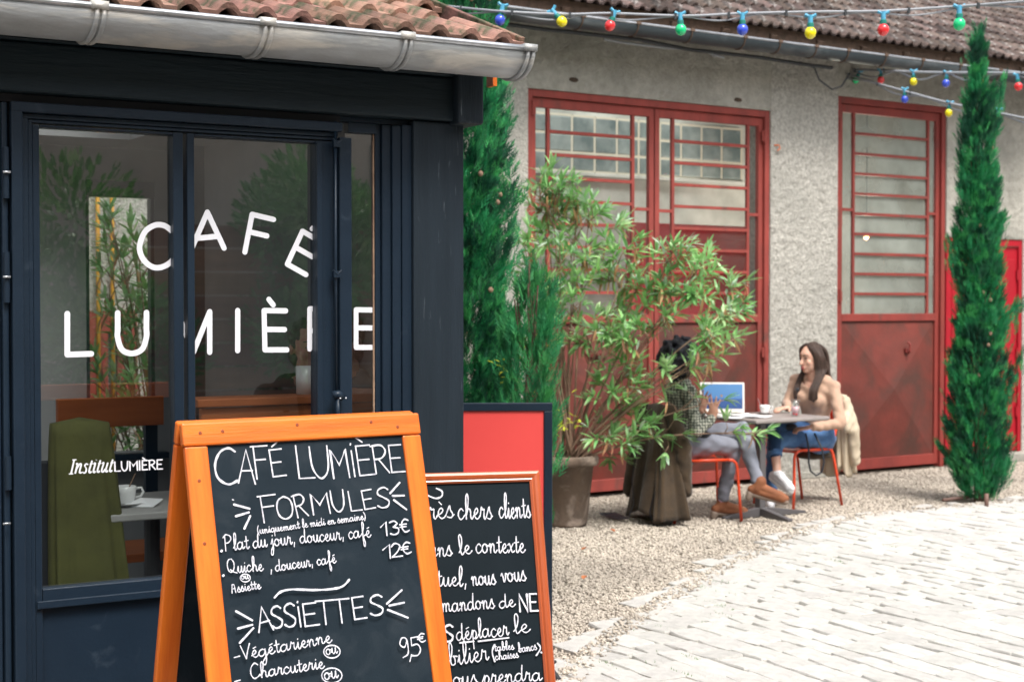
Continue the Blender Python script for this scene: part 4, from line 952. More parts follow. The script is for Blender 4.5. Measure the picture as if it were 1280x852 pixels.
bd = part('blackboard', .068, W1-.060, -L1+.188, -.063, -.016, -.006, M['slate'], 0); bd['label'] = 'black writing panel of the orange board'
# rear panel leaning the other way, hinged along the top
n2 = Vector((math.sin(BYAW), -math.cos(BYAW), 0)); ph2 = math.atan(.25)
dn2 = -n2*math.sin(ph2)+Vector((0, 0, -math.cos(ph2))); ey2 = -dn2; nz2 = ex.cross(ey2); o2 = o-n2*.026
part('rear_rail', 0, W1, -.064, 0, -.022, .002, M['orange_wood_h'], .006, o2, ey2, nz2)
part('rear_stile', .0, .066, -L1+.004, -.065, -.020, .002, M['orange_wood_v'], .005, o2, ey2, nz2)
part('rear_stile', W1-.066, W1, -L1+.004, -.065, -.020, .002, M['orange_wood_v'], .005, o2, ey2, nz2)
part('rear_blackboard', .068, W1-.068, -L1+.188, -.063, -.016, -.006, M['slate'], 0, o2, ey2, nz2)
for x_, y_ in ((.05, -.03), (.115, -.028), (.34, -.02), (.575, -.022), (.66, -.04), (.035, -.16), (.032, -.33)):
    b = MB(); c = o+ex*x_+ey*y_+nz*.0068; b.lathe([(.005, 0), (.004, .0004)], 10)
    q = b.build('wood_knot', M['knot'], root); q.matrix_basis = Matrix((ex, ey, nz)).transposed().to_4x4(); q.location = c if y_ > -.08 else o+ex*x_+ey*y_+nz*.0026
OW = Vector((P0.x, P0.y, 0))+o      # world origin of the panel
def onb(px, py, O, ex, ey, nz, t):
    d = ray(px, py); c = Vector((0, 0, CH)); oo = O+nz*t; s = (oo-c).dot(nz)/d.dot(nz); q = c+d*s-oo
    return (q.dot(ex), q.dot(ey))
def bw_(px, py): return onb(px, py, OW, ex, ey, nz, -.006)
ink = Ink(o-nz*.006, ex, ey, nz, .0006)
def wr(text, a, c, h, w, font=G, **k): write(ink, text, bw_(*a), bw_(*c), h, w*.86, font, **k)
def px_len(n): return n/463.0
def st(pts, w, sm=1): ink.stroke([q for q in (smooth_pts([bw_(*p) for p in pts]) if sm else [bw_(*p) for p in pts])], w)
def capline(chars, w):
    for ch, (x0, y0), (x1, y1), h in chars: write(ink, ch, bw_(x0, y0), bw_(x1, y1), px_len(h), w*.88, C_)
# zoomed crop coordinates -> photo coordinates
def Q1(x, y): return (250+x*300/1280, 530+y*160/683)
def Q2(x, y): return (250+x*300/1280, 680+y*172/734)
st([Q1(185, 145), Q1(150, 127), Q1(105, 150), Q1(80, 215), Q1(95, 285), Q1(150, 320), Q1(200, 300)], .0062)
capline([('A', Q1(205, 312), Q1(300, 314), 43), ('F', Q1(290, 292), Q1(382, 284), 42), ('É', Q1(378, 282), Q1(462, 272), 35),
         ('L', Q1(515, 290), Q1(612, 285), 43), ('U', Q1(592, 290), Q1(705, 282), 42), ('M', Q1(700, 290), Q1(800, 283), 38), ('i', Q1(805, 280), Q1(845, 276), 42),
         ('È', Q1(838, 276), Q1(935, 266), 40), ('R', Q1(925, 265), Q1(1015, 258), 38), ('E', Q1(1010, 258), Q1(1095, 252), 37)], .0056)
for a, c in ((( 180, 428), (262, 450)), ((190, 490), (258, 470)), ((235, 556), (266, 490))): st([Q1(*a), Q1(*c)], .0062, 0)
for a, c in (((1012, 368), (1062, 312)), ((1025, 382), (1086, 380)), ((1032, 404), (1098, 454))): st([Q1(*a), Q1(*c)], .0062, 0)
st([Q1(172, 402), Q1(176, 404)], .004, 0)
capline([('F', Q1(326, 526), Q1(425, 512), 34), ('O', Q1(412, 510), Q1(505, 500), 29), ('R', Q1(510, 500), Q1(580, 486), 29), ('M', Q1(590, 484), Q1(695, 474), 27),
         ('U', Q1(700, 470), Q1(780, 462), 28), ('L', Q1(795, 464), Q1(862, 456), 26), ('E', Q1(868, 456), Q1(935, 444), 25), ('S', Q1(945, 448), Q1(1018, 440), 27)], .0052)
wr('(uniquement le midi en semaine)', Q1(305, 585), Q1(880, 508), px_len(11.5), .0030)
wr('.', Q1(100, 680), Q1(125, 677), px_len(20), .008)
wr('Plat du jour, douceur, café', Q1(125, 676), Q1(905, 600), px_len(21), .0036)
capline([('1', Q1(955, 596), Q1(1000, 594), 18), ('3', Q1(1005, 592), Q1(1060, 586), 18), ('€', Q1(1062, 578), Q1(1112, 574), 17)], .0050)
capline([('1', Q2(965, 76), Q2(1020, 74), 18), ('2', Q2(1012, 72), Q2(1075, 64), 18), ('€', Q2(1068, 54), Q2(1122, 48), 15)], .0050)
wr('.', Q2(108, 170), Q2(130, 168), px_len(20), .008)
wr('Quiche', Q2(138, 158), Q2(330, 140), px_len(19), .0034)
wr(',', Q2(362, 148), Q2(385, 146), px_len(20), .0042)
wr('douceur, café', Q2(395, 144), Q2(718, 100), px_len(17), .0034)
wr('ou', Q2(212, 188), Q2(252, 184), px_len(10), .0028)
def ring(cx, cy, rx, ry, w, Q): st([Q(cx+rx*math.cos(t), cy+ry*math.sin(t)) for t in np.linspace(.3, 6.9, 22)], w, 0)
ring(232, 181, 27, 21, .0026, Q2)
wr('Assiette', Q2(162, 262), Q2(316, 236), px_len(13), .0032)
st([Q2(388, 285), Q2(420, 255), Q2(480, 242), Q2(600, 245), Q2(690, 240), Q2(750, 225), Q2(785, 190)], .0058)
for a, c in (((182, 358), (268, 406)), ((192, 450), (268, 430)), ((202, 526), (274, 448))): st([Q2(*a), Q2(*c)], .006, 0)
for a, c in (((985, 318), (1064, 246)), ((998, 328), (1076, 312)), ((990, 350), (1096, 392))): st([Q2(*a), Q2(*c)], .006, 0)
capline([('A', Q2(304, 470), Q2(385, 452), 30), ('S', Q2(375, 452), Q2(440, 440), 27), ('S', Q2(442, 444), Q2(510, 434), 29), ('i', Q2(508, 442), Q2(545, 436), 30),
         ('E', Q2(538, 440), Q2(628, 428), 28), ('T', Q2(615, 432), Q2(700, 424), 30), ('T', Q2(695, 424), Q2(790, 414), 30), ('E', Q2(803, 404), Q2(880, 392), 28), ('S', Q2(896, 384), Q2(975, 374), 26)], .0058)
wr('-', Q2(170, 610), Q2(215, 600), px_len(10), .0042)
wr('Végétarienne', Q2(215, 616), Q2(692, 522), px_len(20), .0038)
ring(690, 573, 44, 34, .0034, Q2); wr('ou', Q2(660, 590), Q2(722, 580), px_len(17), .0034)
capline([('9', Q2(1060, 604), Q2(1112, 590), 24), (',', Q2(1095, 600), Q2(1130, 600), 26), ('5', Q2(1112, 600), Q2(1172, 588), 24), ('€', Q2(1148, 526), Q2(1190, 518), 11)], .0044)
wr('Charcuterie', Q2(255, 718), Q2(650, 660), px_len(19), .0038)
ring(688, 700, 54, 40, .0034, Q2); wr('ou', Q2(650, 722), Q2(724, 710), px_len(20), .0040)
wr('-', Q2(170, 738), Q2(215, 728), px_len(10), .0042)
wt = tag(ink.mb.build('chalk_writing', M['chalk'], root), kind='stuff')

# ================================================================== second chalkboard, brown frame
P1 = at(489, 592.5, 4.86); Y2 = R(13.5)
root, o, ex, ey, nz, part = aboard('leaning_chalkboard', 'smaller red brown framed chalkboard with a handwritten note, half behind the orange board', P1, Y2, .32, 0, 0, 0, 0, 0, None, None, None)
d_ = ray(674, 588.5); W2 = ((Vector((P1.x, P1.y, 0))+o-Vector((0, 0, CH))).dot(nz)/d_.dot(nz)*d_-(Vector((P1.x, P1.y, 0))+o-Vector((0, 0, CH)))).dot(ex)
L2 = P1.z/math.cos(math.atan(.32)); fw = .036
O2 = Vector((P1.x, P1.y, 0))+o
def moulding(p0, p1, inward, m, nm):
    """rounded picture-frame moulding between two mitred corners"""
    b = MB(); d = (p1-p0).normalized(); prof = [(0, -.018), (0, .004), (.004, .009), (.012, .012), (.020, .010), (.026, .006), (.030, .007), (fw, .002), (fw, -.018)]
    vs = []
    for P_, sgn in ((p0, 1), (p1, -1)):
        for a, t in prof: vs.append(P_+inward*a+d*a*sgn+nz*t)
    n = len(prof); fs = [(i, (i+1) % n, n+(i+1) % n, n+i) for i in range(n)]
    b.add(vs, fs); b.build(nm, m, root)
c00, c10, c01, c11 = o-ey*L2, o-ey*L2+ex*W2, o, o+ex*W2
moulding(c01, c11, -ey, M['brown_wood'], 'top_rail'); moulding(c11, c10, -ex, M['brown_wood'], 'stile'); moulding(c10, c00, ey, M['brown_wood'], 'bottom_rail'); moulding(c00, c01, ex, M['brown_wood'], 'stile')
part('blackboard', fw-.002, W2-fw+.002, -L2+fw, -fw+.002, -.014, -.004, M['slate2'], 0)
part('backing', .004, W2-.004, -L2+.01, -.004, -.026, -.019, M['brown_wood'], 0)
b = MB()
hb = o+ex*(W2/2)-ey*.12-nz*.03
b.tube([hb, Vector((hb.x-.0, hb.y+.42, .012))], .012, 6); b.build('rear_prop', M['brown_wood'], root)
ink = Ink(o-nz*.004, ex, ey, nz, .0006)
def bw2(px, py): return onb(px, py, O2, ex, ey, nz, -.004)
bw_ = bw2
def px_len(n): return n/392.0
def Q3(x, y): return (525+x*180/1136, 585+y*135/852)
def Q4(x, y): return (525+x*180/1119, 715+y*137/852)
st([Q3(-40, 190), Q3(40, 205), Q3(120, 236), Q3(170, 220), Q3(172, 180), Q3(130, 158)], .0052)
st([Q3(-10, 200), Q3(-20, 300), Q3(-10, 410)], .0052)
wr('rès', Q3(68, 398), Q3(270, 392), px_len(31), .0046); wr('chers', Q3(300, 400), Q3(572, 398), px_len(32), .0046); wr('clients,', Q3(625, 394), Q3(905, 388), px_len(32), .0046)
wr('Dans', Q3(-20, 700), Q3(255, 692), px_len(26), .0046); wr('le', Q3(312, 684), Q3(412, 668), px_len(25), .0046); wr('contexte', Q3(440, 668), Q3(830, 666), px_len(27), .0046)
wr('actuel,', Q4(0, 112), Q4(375, 104), px_len(25), .0046); wr('nous', Q4(402, 102), Q4(590, 92), px_len(26), .0046); wr('vous', Q4(632, 78), Q4(825, 62), px_len(26), .0046)
wr('demandons', Q4(60, 316), Q4(580, 278), px_len(24), .0043); wr('de', Q4(615, 278), Q4(740, 262), px_len(20), .0043)
write(ink, 'NE', bw2(*Q4(765, 305)), bw2(*Q4(915, 298)), px_len(21), .0066, C_)
write(ink, 'PAS', bw2(*Q4(30, 545)), bw2(*Q4(262, 535)), px_len(20), .0066, C_)
wr('déplacer', Q4(282, 528), Q4(690, 488), px_len(24), .0043); wr('le', Q4(728, 478), Q4(855, 462), px_len(24), .0043)
st([Q4(306, 548), Q4(414, 536)], .005, 0); st([Q4(450, 536), Q4(685, 508)], .005, 0)
wr('mobilier', Q4(40, 748), Q4(535, 682), px_len(27), .0043)
wr('tables', Q4(575, 612), Q4(728, 598), px_len(11), .0032); wr('bancs', Q4(762, 622), Q4(905, 602), px_len(12), .0032); wr('chaises', Q4(582, 682), Q4(762, 662), px_len(11), .0032)
st([Q4(572, 562), Q4(556, 620), Q4(576, 694)], .0046); st([Q4(908, 552), Q4(930, 590), Q4(898, 646)], .0046); st([Q4(936, 622), Q4(938, 624)], .006, 0)
wr('nous prendra', Q4(180, 880), Q4(945, 838), px_len(23), .0043)
tag(ink.mb.build('chalk_writing', M['chalk'], root), kind='stuff')

# ================================================================== poster stand beside the post
ps = gw(690, 842); ang = R(2)
root = empty('poster_stand', (ps.x, ps.y, 0), ang, 'upright black framed stand with a plain red poster beside the corner post', 'poster stand')
Yp = ps.y; tz_ = at(684, 503, Yp).z; sw = .66
b = MB()
b.box(-sw, 0, -.012, .012, tz_-.035, tz_); b.box(-.036, 0, -.012, .012, .06, tz_-.036); b.box(-sw, -sw+.036, -.012, .012, .06, tz_-.036); b.box(-sw+.037, -.037, -.012, .012, .24, .275); b.build('stand_frame', M['navy'], root, bevel=.003)
b = MB(); b.box(-sw+.034, -.034, -.004, .004, .277, tz_-.034); b.build('poster', M['poster_red'], root)
for x in (-.03, -sw+.03):
    b = MB(); b.tube([(x+.05, -.16, .012), (x+.02, -.08, .04), (x, 0, .06), (x+.02, .08, .04), (x+.05, .16, .012)], .013, 8); b.build('foot', M['black'], root, smooth=True)

# ================================================================== foliage builders
def sprays(n, pos_fn, size, seed, leaf=7, width=.135):
    """flat feathery sprays: each a short stem with paired slivers; returns P, T arrays"""
    g = np.random.default_rng(seed); Ps = []; Ts = []; base = 0
    for k in range(n):
        p, d = pos_fn(g); d = np.array(d)/np.linalg.norm(d); L = size*g.uniform(.6, 1.3)
        s = np.cross(d, g.normal(size=3)); s /= np.linalg.norm(s)
        for j in range(leaf):
            t = j/leaf; q = p+d*L*t*.8; sg = 1 if j % 2 else -1
            dd = d*.85+s*sg*.5*(1-t*.5); l = L*.45*(1-.45*t); w = s*width*L*.28
            if j == leaf-1: dd = d
            nrm = np.cross(dd, s)*width*L*.25*g.uniform(-1, 1)
            Ps += [q-w, q+w+nrm, q+dd*l]; Ts.append((base, base+1, base+2)); base += 3
    return np.array(Ps), np.array(Ts)
def conifer(name, label, base, H, prof, n, seed, m, size=.10, lean=(0, 0), group=None, outw=.45, extra=(), cones=0, trunk=True):
    root = empty(name, base, 0, label, 'tree', group)
    zs = [p[0] for p in prof]; rs = [p[1] for p in prof]; area = np.array([np.interp(z, zs, rs) for z in np.linspace(zs[0], zs[-1], 200)])+.03
    cdf = np.cumsum(area); cdf /= cdf[-1]; zz = np.linspace(zs[0], zs[-1], 200)
    g0 = np.random.default_rng(seed+50); lob = g0.uniform(0, 6.28, 12); 
    tu = []
    for k in range(int(26*H*zs[-1]**.5)):
        z = np.interp(g0.random(), cdf, zz)*.955; a = g0.uniform(0, 6.28); R0 = np.interp(z, zs, rs)
        r = R0*g0.uniform(.45, .86); d = np.array([math.cos(a)*.42*outw/.45, math.sin(a)*.42*outw/.45, 1.0])+g0.normal(size=3)*.08
        tu.append((np.array([lean[0]*z+r*math.cos(a), lean[1]*z+r*math.sin(a), z]), d/np.linalg.norm(d), g0.uniform(.14, .34)*min(1, .25+R0*3.4)*(.3 if z > zs[-1]*.84 else 1), R0))
    def f(g):
        if g.random() < .66:      # flame-shaped tufts make the outline
            p, d, L, R0 = tu[g.integers(len(tu))]; t = g.random()
            q = p+d*L*t+g.normal(size=3)*(.034*(1.15-t)); q[2] = max(q[2], .03); return q, d+g.normal(size=3)*.16
        if extra and g.random() < .06:
            (x, y, z, dx, dy, dz, r) = extra[g.integers(len(extra))]; t = g.random()
            return np.array([x+dx*t, y+dy*t, z+dz*t])+g.normal(size=3)*r*(1-.6*t), (dx, dy, dz+.05)
        z = np.interp(g.random(), cdf, zz); a = g.uniform(0, 6.28); R0 = np.interp(z, zs, rs)
        lump = 1+.15*math.sin(a*3+z*5+lob[0])+.13*math.sin(a*5-z*9+lob[1])+.14*math.sin(z*19+a*2+lob[2])+.08*math.sin(z*41+a*7)
        r = R0*lump*(1-.55*g.random()**2.2)
        return np.array([lean[0]*z+r*math.cos(a), lean[1]*z+r*math.sin(a), z]), (outw*math.cos(a)+g.normal()*.15, outw*math.sin(a)+g.normal()*.15, 1)
    P, T = sprays(n, f, size, seed)
    link('crown', np_mesh('crown', P, T, m), root)
    b = MB(); top = zs[-1]*.92
    b.tube([(lean[0]*z, lean[1]*z, z) for z in (-.02, top*.3, top*.6, top)], [.045, .035, .022, .006], 8)
    g = np.random.default_rng(seed+9)
    for k in range(26):
        z = g.uniform(.08, .85)*zs[-1]; a = g.uniform(0, 6.28); r = np.interp(z, zs, rs)*.75
        b.tube([(lean[0]*z, lean[1]*z, z), (lean[0]*z+r*.6*math.cos(a), lean[1]*z+r*.6*math.sin(a), z+.12), (lean[0]*z+r*math.cos(a), lean[1]*z+r*math.sin(a), z+.38)], [.012, .008, .004], 5)
    b.build('trunk', M['bark'], root)
    for k in range(cones):
        z = g.uniform(.25, .8)*zs[-1]; a = g.uniform(-2.4, -.2); r = np.interp(z, zs, rs)*1.02
        b = MB(); b.ball((lean[0]*z+r*math.cos(a), lean[1]*z+r*math.sin(a), z), (.016, .016, .018), 8, 6); b.build('cone', M['stem'], root)
    return root
tb_ = gw(1224, 627)
conifer('cypress', 'slender green cypress standing in front of the red side door at the right', (tb_.x, tb_.y, 0), 3.75,
        [(.02, .09), (.10, .15), (.28, .195), (.55, .20), (.9, .175), (1.3, .155), (1.6, .135), (2.0, .145), (2.5, .13), (2.9, .105), (3.15, .07), (3.35, .05), (3.6, .025), (3.8, .01)], 19000, 11, M['cypress'], .105, (-.012, 0),
        extra=((.17, 0, 1.50, .22, 0, .10, .03), (.20, -.05, .75, .10, 0, .45, .05), (-.17, -.05, 1.75, -.10, 0, .35, .04), (.16, -.05, 1.25, .10, 0, .35, .04), (-.05, 0, 3.3, .05, 0, .5, .02), (.1, 0, 3.0, .07, 0, .4, .03)), cones=8)
tb_ = gw(572, 700)
conifer('cypress', 'tall dark cypress rising behind the navy corner post and the cafe roof', (tb_.x, tb_.y, 0), 5.2,
        [(.02, .2), (.3, .27), (.8, .29), (1.3, .31), (1.9, .32), (2.4, .28), (2.9, .25), (3.3, .22), (3.8, .20), (4.4, .15), (5.2, .03)], 26000, 12, M['cypress'], .12, (0, 0), cones=16)
tb_ = gw(645, 735)
conifer('juniper', 'light green feathery juniper bush behind the red poster stand', (tb_.x, tb_.y, 0), 1.8,
        [(.02, .10), (.3, .16), (.8, .17), (1.2, .13), (1.5, .08), (1.8, .02)], 4200, 13, M['juniper'], .11, (.06, 0), outw=.3)

# yellow-leaved bamboo shrub between the cypress and the oleander
yb = gw(655, 715)
root = empty('nandina_shrub', (yb.x, yb.y, 0), 0, 'small shrub with yellow green leaflets between the cypress and the potted oleander', 'shrub')
lb, lym = leaf_mesh('leaflet', .045, .017, M['leaf_yellow'], .1, .2)
b = MB(); yl = MB()
for k, (px, py) in enumerate(((660, 440), (672, 452), (655, 478), (668, 500), (650, 520), (690, 530), (708, 520), (640, 455), (662, 425))):
    q = at(px, py, yb.y+random.uniform(-.15, .15))-Vector((yb.x, yb.y, 0))
    b.tube([(0, 0, 0), (q.x*.5, q.y*.5, q.z*.55), tuple(q)], [.006, .004, .002], 5)
    for j in range(22):
        e = Vector((random.gauss(0, .06), random.gauss(0, .05), random.gauss(0, .05))); rm = Matrix.Rotation(random.uniform(0, 6.28), 3, 'Z')@Matrix.Rotation(random.uniform(-.6, .6), 3, 'Y')
        yl.add([rm@Vector(v)+q+e for v in lb.v], lb.f)
b.build('stems', M['stem'], root); tag(yl.build('leaflets', M['leaf_yellow'], root), kind='stuff')

# ================================================================== potted oleander
po = gw(704, 660); po.y += .17; po.x += .03
pot = empty('flower_pot', (po.x, po.y, 0), 0, 'weathered terracotta pot holding the oleander', 'pot')
b = MB(); b.lathe([(.145, 0), (.15, .02), (.195, .43), (.225, .44), (.235, .46), (.232, .50), (.215, .512), (.19, .505), (.185, .45)], 28, capt=False); b.build('pot_body', M['terracotta'], pot, smooth=True)
b = MB(); b.lathe([(.001, .452), (.19, .45)], 20, capb=False, capt=False); b.build('soil', M['soil'], pot)
def oleander(label, base, z0, targets, Yspread, seed, nparts, cat='shrub', leafscale=1.0):
    mains = []
    rs = random.Random(seed); root = empty('oleander', (base.x, base.y, z0), 0, label, cat)
    O = Vector((base.x, base.y, z0)); leaves = []; b = MB()
    lm = []
    for i, (L, w, bend, m) in enumerate(((.120, .027, .15, 'leaf'), (.105, .024, .35, 'leaf'), (.135, .025, -.1, 'leaf'), (.10, .023, .1, 'leaf_pale'), (.115, .026, .6, 'leaf'), (.11, .020, .6, 'leaf_dry'))):
        lm.append(leaf_mesh('leaf', L*leafscale, w*leafscale, M[m], bend, .25))
    for (q, n_w) in targets:
        q = q-O; a0 = rs.uniform(0, 6.28); st_ = Vector((math.cos(a0)*.06, math.sin(a0)*.06, -.04))
        mid = Vector((q.x*.42+rs.uniform(-.06, .06), q.y*.5+rs.uniform(-.06, .06), q.z*.58+abs(q.x)*.05)); path = []
        for k in range(9):
            t = k/8; path.append(st_*(1-t)**2+mid*2*t*(1-t)+q*t*t)
        if len(mains) < 36: mains.append(path); b.tube(path, [.010*(1-t)+.0028*t for t in [k/8 for k in range(9)]], 6)
        else:      # later shoots fork from the closest main stem
            best = min(((mp[k]-q).length, i, k) for i, mp in enumerate(mains) for k in (3, 4, 5, 6) if mp[k].z < q.z-.02 or k < 4); mp = mains[best[1]]; k0 = best[2]
            s0 = mp[k0]; dv = (mp[k0+1]-mp[k0-1]).normalized(); c1 = s0+dv*(q-s0).length*.45; path = [s0*(1-t)**2+c1*2*t*(1-t)+q*t*t for t in [k/8 for k in range(9)]]
            b.tube(path, [.0065*(1-t)+.0026*t for t in [k/8 for k in range(9)]], 6)
        ends = [(path[-1], (path[-1]-path[-2]).normalized(), n_w)]
        for k in (5, 6, 6, 7, 7):   # side twigs
            if rs.random() < .85:
                dv = (path[k]-path[k-1]).normalized(); sd_ = Vector((rs.gauss(0, 1), rs.gauss(0, .8), rs.uniform(-.1, 1))).normalized(); e = path[k]+(dv*.5+sd_*.7).normalized()*rs.uniform(.10, .2)
                b.tube([path[k], (path[k]+e)/2+dv*.02, e], [.0045, .003, .002], 5); ends.append((e, (e-path[k]).normalized(), max(1, n_w-1)))
        for (e, d, nw) in ends:
            for w_ in range(nw):
                c = e-d*w_*rs.uniform(.035, .055); k_n = rs.choice((5, 6, 7)) if w_ < 2 else 4; a0 = rs.uniform(0, 6.28)
                for j in range(k_n):
                    a = a0+j*6.283/k_n+rs.uniform(-.3, .3); x = d.orthogonal().normalized(); y = d.cross(x)
                    spread = .45+.4*w_+rs.uniform(-.15, .2); ld = (d*math.cos(spread)+(x*math.cos(a)+y*math.sin(a))*math.sin(spread)).normalized()
                    kind = rs.choice((0, 0, 1, 2, 4, 3)) if rs.random() > (.05 if w_ < 2 else .22) else 5
                    if kind == 5: ld = (ld+Vector((0, 0, -1.2))).normalized()
                    leaves.append((c, ld, rs.uniform(-.6, .6), rs.uniform(.65, 1.1), kind))
    def mtx(ld, roll):
        x = ld; z = Vector((0, 0, 1)); z = (z-x*z.dot(x)); z = z.normalized() if z.length > .05 else x.orthogonal().normalized(); y = z.cross(x); return Matrix((x, y, z)).transposed()@Matrix.Rotation(roll, 3, 'X')
    leaves.sort(key=lambda l: (O+l[0]).length)
    rest = {}
    for i, (c, ld, roll, s_, kind) in enumerate(leaves):
        m3 = mtx(ld, roll)
        if i < nparts:
            o_ = link('leaf', lm[kind][1], root, c, m3.to_euler(), (s_, s_, s_))
        else: rest.setdefault('leaf_dry' if kind == 5 else 'leaf_pale' if kind == 3 else 'leaf', MB()).add([m3@(Vector(v)*s_)+c for v in lm[kind][0].v], lm[kind][0].f)
    b.build('branches', M['stem'], root, smooth=True)
    for k_, mb_ in rest.items(): tag(mb_.build('small_leaves', M[k_], root, smooth=True), kind='stuff')
    print('oleander leaves', len(leaves)); return root
rs = random.Random(5); T_ = []
tl = [(690, 212, 4), (722, 232, 4), (706, 262, 4), (672, 262, 4), (682, 228, 3), (740, 250, 3), (655, 300, 4), (700, 325, 4), (720, 275, 3), (748, 268, 3), (775, 282, 3), (700, 300, 2), (735, 305, 3), (766, 318, 3), (800, 300, 3), (668, 318, 2), (690, 350, 3), (722, 345, 3),
      (756, 352, 3), (790, 336, 3), (820, 318, 3), (842, 306, 3), (838, 338, 3), (868, 322, 3), (862, 356, 3), (892, 338, 3), (886, 372, 3), (915, 352, 3), (930, 378, 3), (906, 396, 3), (926, 420, 3), (892, 420, 3),
      (850, 388, 2), (815, 372, 3), (780, 388, 3), (745, 392, 2), (812, 410, 3), (872, 452, 1), (902, 442, 3), (884, 462, 2), (780, 430, 3), (796, 452, 2), (828, 470, 1), (758, 420, 2), (700, 400, 2),
      (790, 480, 3), (770, 520, 3), (806, 528, 3), (742, 548, 2), (790, 556, 3), (826, 546, 2), (762, 575, 2), (845, 552, 2), (655, 372, 2), (672, 395, 2), (726, 430, 2), (715, 372, 2), (905, 500, 1), (946, 544, 2), (662, 290, 1), (650, 340, 2), (782, 500, 2), (700, 236, 2), (662, 236, 2), (735, 330, 2), (680, 300, 2)]
for px, py, n in tl:
    n = n+1 if 300 < py < 480 and px > 740 and rs.random() < .35 else n
    yy = po.y+rs.uniform(-.35, .22)
    if py > 440 and px > 780: yy = po.y+rs.uniform(-.25, .05)
    T_.append((at(px, py, yy), n))
rs.shuffle(T_)
oleander('large green oleander spreading from the terracotta pot across the red gate', po, .45, T_, .3, 21, 300, leafscale=.98)
# a second oleander and pipes on the rear wall, seen through the cafe
def wallw(u_, v_): return FB.world(u_, v_)
# ================================================================== plants and pipes by the rear wall, seen through the cafe
rr0 = FC.world(FC.U(150, 400, RD+.9), RD+.9)
tg = []
rs2 = random.Random(8)
for k in range(26):
    px, py = rs2.uniform(112, 215), rs2.uniform(262, 560); tg.append((at(px, py, rr0.y+rs2.uniform(-.25, .25)), 2))
ob = Vector((rr0.x+.25, rr0.y+.1, 0))
oleander('leafy oleander growing against the plaster wall behind the cafe, seen through its window', ob, 0, tg, .3, 31, 0)
dl_ = FC.world(FC.U(150, 400, 6), 6)
u_w = FB.loc(at(124, 400, 1)*1)[0]
def wall_u(px): return FB.U(px, 400, -.06)
for px in (123, 141):
    uu = wall_u(px); b = MB(); b.tube([(uu, -.06, .1), (uu, -.06, 3.5)], .014, 10); b.build('rain_pipe', M['yellow_pipe'], wb, smooth=True)
ru0, ru1, rz1 = wall_u(110), wall_u(172), FB.Z(140, 388, -.05)
sw_ = empty('rear_window'); sw_.parent = wb
b = MB(); b.box(ru0, ru0+.14, -.05, -.002, .9, rz1); b.box(ru1-.14, ru1, -.05, -.002, .9, rz1); b.box(ru0+.14, ru1-.14, -.05, -.002, rz1-.14, rz1); b.build('frame', M['red_frame'], sw_)
b = MB(); b.box(ru0+.14, ru1-.14, -.02, -.003, .9, rz1-.14); b.build('pane', M['blockglass'], sw_)

# ================================================================== festoon lights
def festoon(label, path, bulbs, rw, kw=.012):
    """path: (px, py, Y) surveyed cable points, bulbs: (px, py, colour)"""
    root = empty('festoon_lights', at(*path[0]), 0, label, 'string lights', 'festoon strings over the yard'); O = Vector(root.location)
    P = [np.array(at(*p)-O) for p in path]; Q = smooth_pts([tuple(p) for p in P], 8)
    b = MB(); b.tube(Q, rw, 6); b.build('cable', M['cable'], root, smooth=True)
    b = MB(); Q2_ = [(q[0], q[1]+.01, q[2]-kw*(1.2+math.sin(i*.55))) for i, q in enumerate(Q)]; b.tube(Q2_, rw*.7, 6); b.build('second_wire', M['cable'], root, smooth=True)
    xs = [p[0] for p in path]
    b = MB()
    for i in range(3, len(Q)-1, 7):
        q = Vector(Q[i]); b.box(q.x-.006, q.x+.006, q.y-.014, q.y+.014, q.z-.02, q.z+.01)
    b.build('cable_tie', M['cable_dark'], root)
    for (px, py, tx, c, Sx) in bulbs:
        Yv = float(np.interp(px, xs, [p[2] for p in path])); q = at(px, py, Yv)-O   # q: centre of the bulb
        f = Sx; tilt = Matrix.Rotation(tx, 3, 'Y')
        s_ = empty('lamp', q); s_.parent = root; s_.rotation_euler = (0, tx, 0)
        b = MB(); b.tube([(-.028*f, 0, .088*f), (-.012*f, 0, .08*f), (0, 0, .078*f), (.012*f, 0, .08*f), (.028*f, 0, .088*f)], .0085*f, 6); b.lathe([(.012*f, .04*f), (.0125*f, .085*f)], 12); b.build('lamp_holder', M['socket'], s_, smooth=False)
        b = MB(); b.lathe([(.0145*f, .022*f), (.0165*f, .026*f), (.0165*f, .044*f), (.014*f, .047*f)], 12); b.build('holder_ring', M['socket_green'], s_)
        b = MB(); k_ = 1.28*f; b.lathe([(.0005, -.025*k_), (.010*k_, -.0225*k_), (.0185*k_, -.015*k_), (.0225*k_, -.003*k_), (.021*k_, .009*k_), (.014*k_, .018*k_), (.013*f, .026*f)], 16); b.build('bulb', M['bulb_'+c], s_, smooth=True)
ZA = 8.2
festoon('nearest string of coloured bulbs, crossing in front of the old tiled roof', [(560, 8, 8.6), (620, 14, ZA), (704, 18, ZA), (765, 17, ZA), (855, 20, ZA), (930, 17, ZA), (1015, 15, ZA), (1100, 14, ZA), (1198, 8, ZA), (1300, 0, 8.0), (1420, -12, 7.8)],
        [(702, 27, -.7, 'yellow', 1.0), (762.5, 32, .35, 'red', 1.0), (851, 37, -.05, 'green', 1.05), (928, 37, 0, 'blue', 1.05), (1013, 41, 0, 'yellow', 1.1), (1104, 37, 0, 'red', 1.1), (1199, 30, 0, 'green', 1.15), (625, 25, .2, 'blue', 1.0)], .0075, .014)
